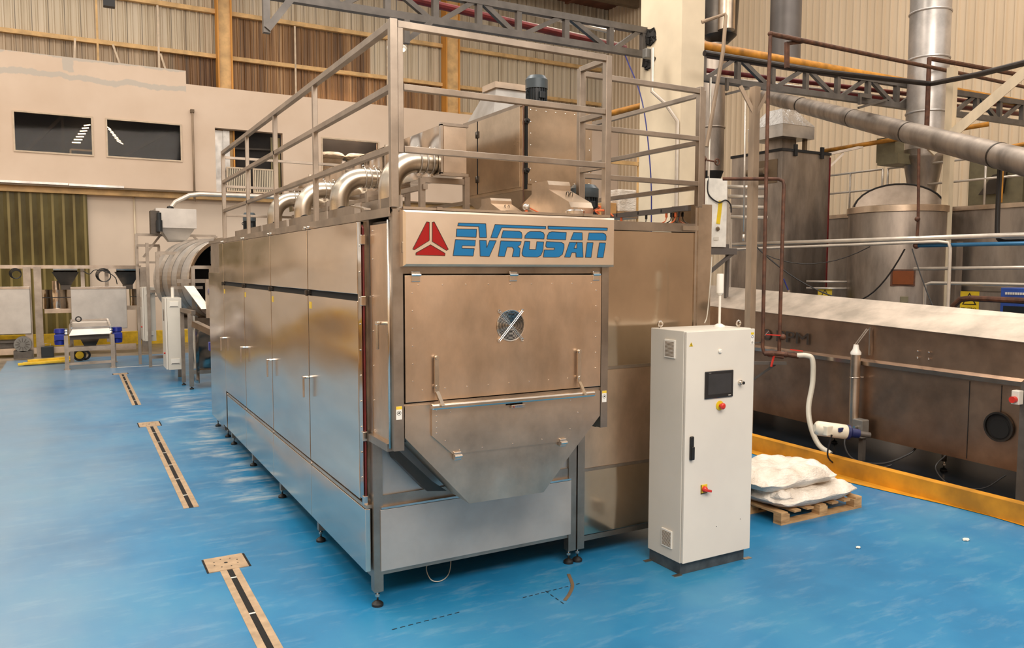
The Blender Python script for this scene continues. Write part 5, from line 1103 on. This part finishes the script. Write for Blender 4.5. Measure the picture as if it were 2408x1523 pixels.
for x, lab in ((-4.05, 'left'), (-2.05, 'middle'), (-.45, 'right')):
    h = thing('dosing_hopper', 'dark funnel hopper hanging under the pale beam, %s one of three' % lab, 'hopper', (x, 20.5, 2.0))
    MB().loft([(x-.34, 20.3, 2.36), (x+.34, 20.3, 2.36), (x+.34, 20.8, 2.36), (x-.34, 20.8, 2.36)], [(x-.13, 20.4, 1.98), (x+.13, 20.4, 1.98), (x+.13, 20.7, 1.98), (x-.13, 20.7, 1.98)]).build('funnel', 'steel_dark', h)
    MB().box(x-.13, x+.13, 20.38, 20.7, 1.85, 1.98).build('outlet', 'steel_dark', h); MB().cyl((x-.3, 20.4, 2.45), (x+.3, 20.4, 2.45), .09, 16).build('dosing_drum', 'steel_bright', h)
for x, r_, lab in ((-2.3, .36, 'round steel pot on the shelf left of the bin behind the vibrating table'), (-.1, .3, 'round steel pot partly hidden right of the bin')):
    t = thing('steel_pot', lab, 'pot', (x, 20.8, 1.3)); MB().cyl((x, 20.8, 1.3), (x, 20.8, 1.85), r_, 28).build('pot_body', 'steel_mirror', t); MB().cyl((x, 20.8, 1.85), (x, 20.8, 2.1), .10, 16).build('pot_neck', 'steel_hopper', t); MB().bar((x-r_, 20.42, 1.63), (x+r_+.3, 20.42, 1.63), .02).build('pot_strap', 'cable_black', t)
for x, z, r_, lab in ((-3.25, 2.32, .14, 'left'), (-1.1, 2.27, .19, 'right')):
    m = MB()
    for q in range(4): m.torus((x+.01*q, 20.13-.02*q, z-.01*q), r_-.01*q, .011, 'y', 24, 5)
    tag(m.build('cable_coil', 'cable_black'), 'coil of black cable hanging from the pale beam, %s one' % lab, 'cable')
solo(MB().tube(sm([(-1.6, 20.05, 2.38), (-1.45, 20.05, 2.3), (-1.3, 20.05, 2.42), (-1.0, 20.05, 2.35), (-.8, 20.05, 2.2), (-.75, 20.05, 2.0)]), .014, 6), 'tangled_cable', 'cable_black', 'tangled black cable draped along the pale beam right of the middle hopper', 'cable')
t = thing('standing_motor', 'grey round fan motor on the floor below the left bin', 'motor', (-3.15, 19.9, 0)); MB().cyl((-3.13, 19.75, .38), (-3.13, 20.05, .38), .21, 28).build('fan_housing', 'grey_box', t); MB().box(-3.35, -2.9, 19.75, 20.1, .0, .2).build('motor_base', 'dark_frame', t)
m = MB()
for i in range(12): a = 2*math.pi*i/12; m.bar((-3.13+.07*math.cos(a), 19.74, .38+.07*math.sin(a)), (-3.13+.17*math.cos(a), 19.74, .38+.17*math.sin(a)), .015, .01, up=(0, 1, 0))
m.build('fan_slots', 'dark_frame', t)
t = thing('battery_charger', 'small black box with a handle on the floor beside the vibrating table', 'box', (-2.55, 19.8, 0)); MB().box(-2.70, -2.40, 19.7, 20.0, .0, .30, .01).build('case', 'motor_dark', t); MB().tube([(-2.62, 19.8, .32), (-2.62, 19.8, .38), (-2.48, 19.8, .38), (-2.48, 19.8, .32)], .01, 6).build('carry_handle', 'steel_bright', t)
for i, (y, z) in enumerate(((17.75, .02), (17.9, .02), (18.0, .07))):
    solo(MB().bar((-3.15+.1*i, y, z+.03), (-1.95, y+.15, z+.05), .11, .055, bev=.01), 'yellow_strut', 'strut_yellow', ['front yellow strut lying on the floor left of the vibrating table', 'rear yellow strut lying on the floor left of the vibrating table', 'uppermost yellow strut lying on the floor left of the vibrating table'][i], 'strut')
t = thing('cable_reel', 'black and yellow cable reel on the floor under the vibrating table', 'reel', (-1.75, 18.3, 0)); MB().torus((-1.78, 18.3, .16), .13, .03, 'y', 24, 6).torus((-1.65, 18.5, .14), .11, .03, 'y', 24, 6).build('reel_rim', 'cable_black', t); MB().cyl((-1.78, 18.28, .16), (-1.78, 18.34, .16), .10, 16).build('reel_core', 'strut_yellow', t)
solo(MB().box(-3.8, -3.2, 20.3, 20.8, .12, .40).box(-3.7, -3.3, 20.2, 20.7, .40, .46), 'dark_motor_block', 'dark_frame', 'dark machine block on the floor under the left bin', 'machine part')

# ---------------------------------------------------------------- drum line behind the oven
dm = thing('seasoning_drum', 'large banded steel drum with a dark open mouth behind the oven', 'drum', (1.0, 14.6, 2.4))
def ring_loft(m, y0, r0, y1, r1, cx_=.96, cz=2.20, n_=64):
    q = R(20); W = lambda x, y, z: (cx_+(x-cx_)*math.cos(q)-(y-14.6)*math.sin(q), 14.74+(x-cx_)*math.sin(q)+(y-14.6)*math.cos(q), z)
    for i in range(n_):
        a, b = 2*math.pi*i/n_, 2*math.pi*(i+1)/n_
        f = m.bm.faces.new([m.bm.verts.new(W(cx_+r*math.cos(t_), y, cz+r*math.sin(t_))) for r, y, t_ in ((r0, y0, a), (r0, y0, b), (r1, y1, b), (r1, y1, a))]); f.smooth = True
m = MB(); ring_loft(m, 13.6, .93, 15.4, .93); ring_loft(m, 15.4, .93, 15.5, .2); m.build('drum_shell', 'steel_panel', dm)
m = MB(); ring_loft(m, 13.62, .90, 15.3, .88); ring_loft(m, 15.3, .88, 15.35, 0.01); m.build('drum_inside', 'inside_dark', dm)
m = MB(); ring_loft(m, 13.58, .90, 13.58, .97); ring_loft(m, 13.58, .97, 13.66, .97)
m.build('front_rim', 'steel_bright', dm)
for y in (14.05, 14.5, 14.95):
    m = MB(); ring_loft(m, y, .935, y+.08, .985); ring_loft(m, y+.08, .985, y+.16, .935); m.build('drum_band', 'steel_dull', dm)
MB().box(.3, 1.7, 13.8, 15.3, 1.1, 1.3).bar((.2, 13.8, 0), (.2, 13.8, 1.3), .08).bar((.2, 15.3, 0), (.2, 15.3, 1.3), .08).bar((1.7, 13.8, 0), (1.7, 13.8, 1.3), .08).bar((1.7, 15.3, 0), (1.7, 15.3, 1.3), .08).build('drum_stand', 'steel_frame', dm)
fh = thing('feed_hopper', 'pale steel feed hopper with a tapered bottom above the drum', 'hopper', (.45, 15.6, 3.2))
MB().box(-.08, .84, 15.3, 16.3, 3.45, 3.92, .004).build('hopper_box', 'steel_panel', fh)
MB().loft([(.02, 15.35, 3.45), (.80, 15.35, 3.45), (.80, 16.2, 3.45), (.02, 16.2, 3.45)], [(.22, 15.5, 3.13), (.60, 15.5, 3.13), (.60, 15.9, 3.13), (.22, 15.9, 3.13)]).build('hopper_taper', 'steel_panel', fh)
MB().cyl((-.02, 15.15, 3.35), (-.02, 15.15, 3.62), .07, 16).cyl((-.02, 15.15, 3.62), (-.02, 15.15, 3.8), .05, 16).build('vibration_motor', 'motor_dark', fh)
MB().box(-.2, 0, 15.25, 15.6, 3.3, 3.85).build('motor_plate', 'steel_dark', fh)
solo(MB().tube([(.30, 15.8, 3.95), (.42, 15.8, 4.12), (.75, 15.8, 4.30), (1.0, 15.8, 4.34), (4.2, 15.8, 4.36)], .055, 12), 'transfer_pipe', 'pale_pipe', 'pale bent transfer pipe running down to the feed hopper', 'pipe')
solo(MB().ball((.30, 15.8, 3.97), .10, (1, 1, .6), 1), 'rubber_boot', 'black_rubber', 'black rubber boot at the lower end of the pale transfer pipe', 'rubber boot')
fs = thing('hopper_frame', 'tall welded frame of square tube around the drum and hopper', 'frame', (0, 16.5, 0))
for nm, p, q, w_ in (('upright', (-.42, 16.8, 0), (-.42, 16.8, 3.35), .07), ('upright', (-.24, 16.0, 0), (-.24, 16.0, 3.1), .07), ('beam', (-.42, 16.8, 3.33), (1.5, 16.8, 3.33), .06), ('upright', (1.5, 16.8, 2.5), (1.5, 16.8, 3.33), .07), ('beam', (-.42, 16.6, 3.05), (.1, 16.6, 3.05), .06), ('upright', (.08, 16.6, 2.4), (.08, 16.6, 3.05), .06),
                     ('brace', (-.30, 16.4, 2.75), (.1, 16.4, 3.3), .05), ('beam', (-.42, 16.5, 2.62), (.1, 16.5, 2.62), .05), ('brace', (.95, 16.8, 3.3), (1.3, 16.8, 3.0), .05), ('upright', (-.14, 14.6, 1.9), (-.14, 14.6, 2.85), .07), ('beam', (-.14, 14.6, 2.83), (.4, 14.6, 2.83), .07), ('beam', (-.24, 16.0, 1.9), (.3, 16.0, 1.9), .06), ('beam', (-.24, 16.0, .25), (.5, 16.0, .25), .07)):
    MB().bar(p, q, w_).build(nm, 'steel_frame', fs)
def slim_cab(label, x0, x1, y0, y1, z0, z1):
    t = thing('slim_cabinet', label, 'cabinet', ((x0+x1)/2, y0, z0)); MB().box(x0+.04, x1, y0, y1, z0, z1, .005).build('cabinet_body', 'cabinet_paint', t)
    MB().box(x0, x0+.035, y0+.01, y1-.01, z0+.01, z1-.01, .004).build('cabinet_door', 'cabinet_door_paint', t)
    for z in (z0+.12, z1-.2): 
        v = MB().box(x0+.09, x1-.06, y0-.012, y0, z, z+.12, .003).build('vent_grille', 'vent_plastic', t); MB().box(x0+.10, x1-.07, y0-.014, y0-.011, z+.01, z+.02).build('vent_slots', 'black_gap', v)
    MB().cyl((x0-.03, y0+.2, z0+.35), (x0, y0+.2, z0+.35), .02, 10).build('switch', 'red_plastic', t); MB().bar((x0-.02, y0+.15, z1-.5), (x0-.02, y0+.15, z1-.25), .02).build('handle', 'steel_bright', t)
    return t
slim_cab('slim light grey cabinet hanging beside the machinery just behind the oven', -.16, .17, 12.9, 13.6, .28, 1.84)
slim_cab('slim light grey cabinet farther back beside the welded frame', -.38, -.08, 16.1, 16.8, .65, 2.0)
solo(MB().cyl((.02, 13.1, 1.84), (.02, 13.1, 2.06), .035, 14), 'cabinet_beacon', 'vent_plastic', 'small white beacon on the slim cabinet behind the oven', 'lamp')
cv = thing('transfer_conveyor', 'steel transfer unit with tall legs between the drum and the oven', 'conveyor', (.4, 11.6, 0))
for nm, p, q, w_ in (('leg', (.19, 11.7, .06), (.19, 11.7, 1.56), .08), ('leg', (.12, 12.4, .06), (.12, 12.4, 1.6), .07), ('leg', (.50, 10.6, 0), (.50, 10.6, .95), .09), ('beam', (.2, 11.7, .35), (1.6, 11.7, .35), .07), ('beam', (.12, 12.4, 1.6), (.25, 11.6, 1.58), .08), ('beam', (.25, 11.5, 1.36), (1.0, 9.8, .95), .12), ('beam', (.1, 13.0, 2.2), (1.2, 13.0, 2.2), .08), ('leg', (.42, 12.9, 1.6), (.42, 12.9, 2.52), .07), ('beam', (.0, 13.2, 2.05), (.65, 13.2, 2.05), .06), ('beam', (.42, 12.9, 2.50), (1.2, 12.9, 2.50), .07)):
    MB().bar(p, q, w_).build(nm, 'steel_frame', cv)
MB().box(.28, .34, 11.65, 12.4, .12, 1.5).box(.34, 1.8, 11.8, 11.9, .3, 1.45).build('side_plate', 'steel_mirror', cv)
MB().box(.58, 1.9, 12.2, 12.3, 1.2, 2.25).build('chute_plate', 'steel_hopper', cv)
MB().loft([(.20, 12.6, 2.1), (.40, 12.6, 2.1), (.40, 12.7, 2.1), (.20, 12.7, 2.1)], [(.48, 12.2, 1.62), (.66, 12.2, 1.62), (.66, 12.3, 1.62), (.48, 12.3, 1.62)]).build('white_chute', 'white_label', cv)
MB().bar((.50, 10.6, .95), (1.0, 9.6, .95), .1).build('table_rail', 'steel_hopper', cv)
for x, y in ((.19, 11.7), (.12, 12.4)): foot(x, y, cv, 'conveyor_foot')
for c_, r_, L, lab in (((.42, 9.8, 1.05), .11, .42, 'blue vibration motor on the conveyor just behind the oven'),):
    t = thing('vibration_motor', lab, 'motor', c_); MB().lathe([(r_*.6, -L/2), (r_*.95, -L/2+.02), (r_, -L/2+.12), (r_*.85, -L/2+.13), (r_*.85, L/2-.13), (r_, L/2-.12), (r_*.95, L/2-.02), (r_*.6, L/2)], c_, 'z', 20).build('motor_housing', 'blue_motor', t)
    MB().box(c_[0]-.15, c_[0]-.08, c_[1]-.08, c_[1]+.08, c_[2]-.08, c_[2]+.08, .01).build('terminal_box', 'blue_motor', t); MB().box(c_[0]-.1, c_[0]+.25, c_[1]-.1, c_[1]+.1, c_[2]-L/2-.04, c_[2]-L/2).build('mount_plate', 'steel_hopper', t)
t = thing('geared_motor', 'dark geared motor in front of the drum mouth', 'motor', (1.0, 12.4, 2.55)); MB().cyl((.80, 12.4, 2.57), (.80, 12.4, 2.85), .085, 16).cyl((.80, 12.4, 2.85), (.80, 12.4, 3.0), .06, 16).build('motor_housing', 'motor_dark', t); MB().box(.9, 1.2, 12.5, 12.9, 2.5, 2.72).build('gear_case', 'motor_dark', t); MB().box(.85, 1.5, 12.45, 12.95, 2.36, 2.46).build('mount', 'steel_hopper', t)
solo(MB().box(.93, 1.55, 13.0, 13.1, 2.2, 3.15), 'steel_guard', 'steel_tower', 'flat brownish steel guard plate at the drum mouth', 'guard')
t = thing('pneumatic_valve', 'small blue and black valve actuator on the chute plate behind the oven', 'valve', (.7, 12.1, 2.0)); MB().cyl((.62, 12.1, 2.0), (.72, 12.1, 2.0), .05, 14).build('actuator_cap', 'blue_motor', t); MB().box(.72, .88, 12.05, 12.15, 1.96, 2.05).build('actuator_body', 'motor_dark', t); MB().cyl((.98, 12.1, 1.6), (.98, 12.1, 2.3), .015, 8).box(.85, 1.1, 12.08, 12.12, 1.8, 1.83).build('valve_rod', 'steel_bright', t)
# things seen between railing bars behind the oven roof at the right
t = thing('stacked_pallet_load', 'wrapped pallet load on a high shelf behind the right railing', 'pallet load', (8.7, 8.4, 3.7)); MB().box(8.45, 8.95, 8.3, 8.8, 3.72, 4.2, .03).build('wrapped_load', 'white_sack', t); MB().box(8.45, 8.95, 8.3, 8.8, 3.64, 3.72).build('pallet_base', 'pallet_wood', t)
t = thing('storage_shelf', 'steel shelf frame behind the right railing left of the cream column', 'shelf', (8.6, 8.5, 0)); MB().box(8.05, 9.0, 8.25, 8.9, 3.58, 3.64).build('shelf_board', 'steel_hopper', t)
for x in (8.1, 8.97): MB().box(x-.03, x+.03, 8.25, 8.31, 0, 5.0).build('upright', 'girt_cream', t)
MB().box(8.05, 9.0, 8.25, 8.31, 4.72, 4.80).build('cross_beam', 'girt_cream', t)
t = thing('cardboard_stack', 'brown boxes on the shelf left of the wrapped load', 'box', (8.25, 8.5, 3.64)); MB().box(8.12, 8.42, 8.33, 8.7, 3.64, 3.9, .01).build('boxes', 'cardboard', t)
solo(MB().tube([(6.55, 4.9, 6.1), (6.55, 4.9, 5.4), (6.7, 4.75, 5.2), (6.86, 4.62, 4.9), (6.86, 4.62, 2.0)], .03, 8), 'column_conduit', 'pale_pipe', 'pale conduit bending onto the left face of the cream column', 'conduit')
t = thing('junction_box', 'small grey junction box under the left girder near the cream column', 'junction box', (6.5, 5.0, 6.0)); MB().box(6.45, 6.62, 4.95, 5.05, 5.95, 6.1, .01).build('box_body', 'grey_box', t)
solo(MB().tube(sm([(6.45, 5.5, 6.1), (6.35, 4.9, 5.2), (6.3, 4.6, 4.0), (6.33, 4.6, 2.9)]), .012, 6), 'blue_drop_cable', 'cable_blue', 'thin dark blue cable hanging left of the cream column', 'cable')
solo(MB().cyl((5.6, 8.5, 5.0), (7.2, 5.6, 5.42), .055, 12), 'yellow_branch_pipe', 'yellow_pipe', 'yellow pipe rising to the cream column behind the railings', 'pipe')
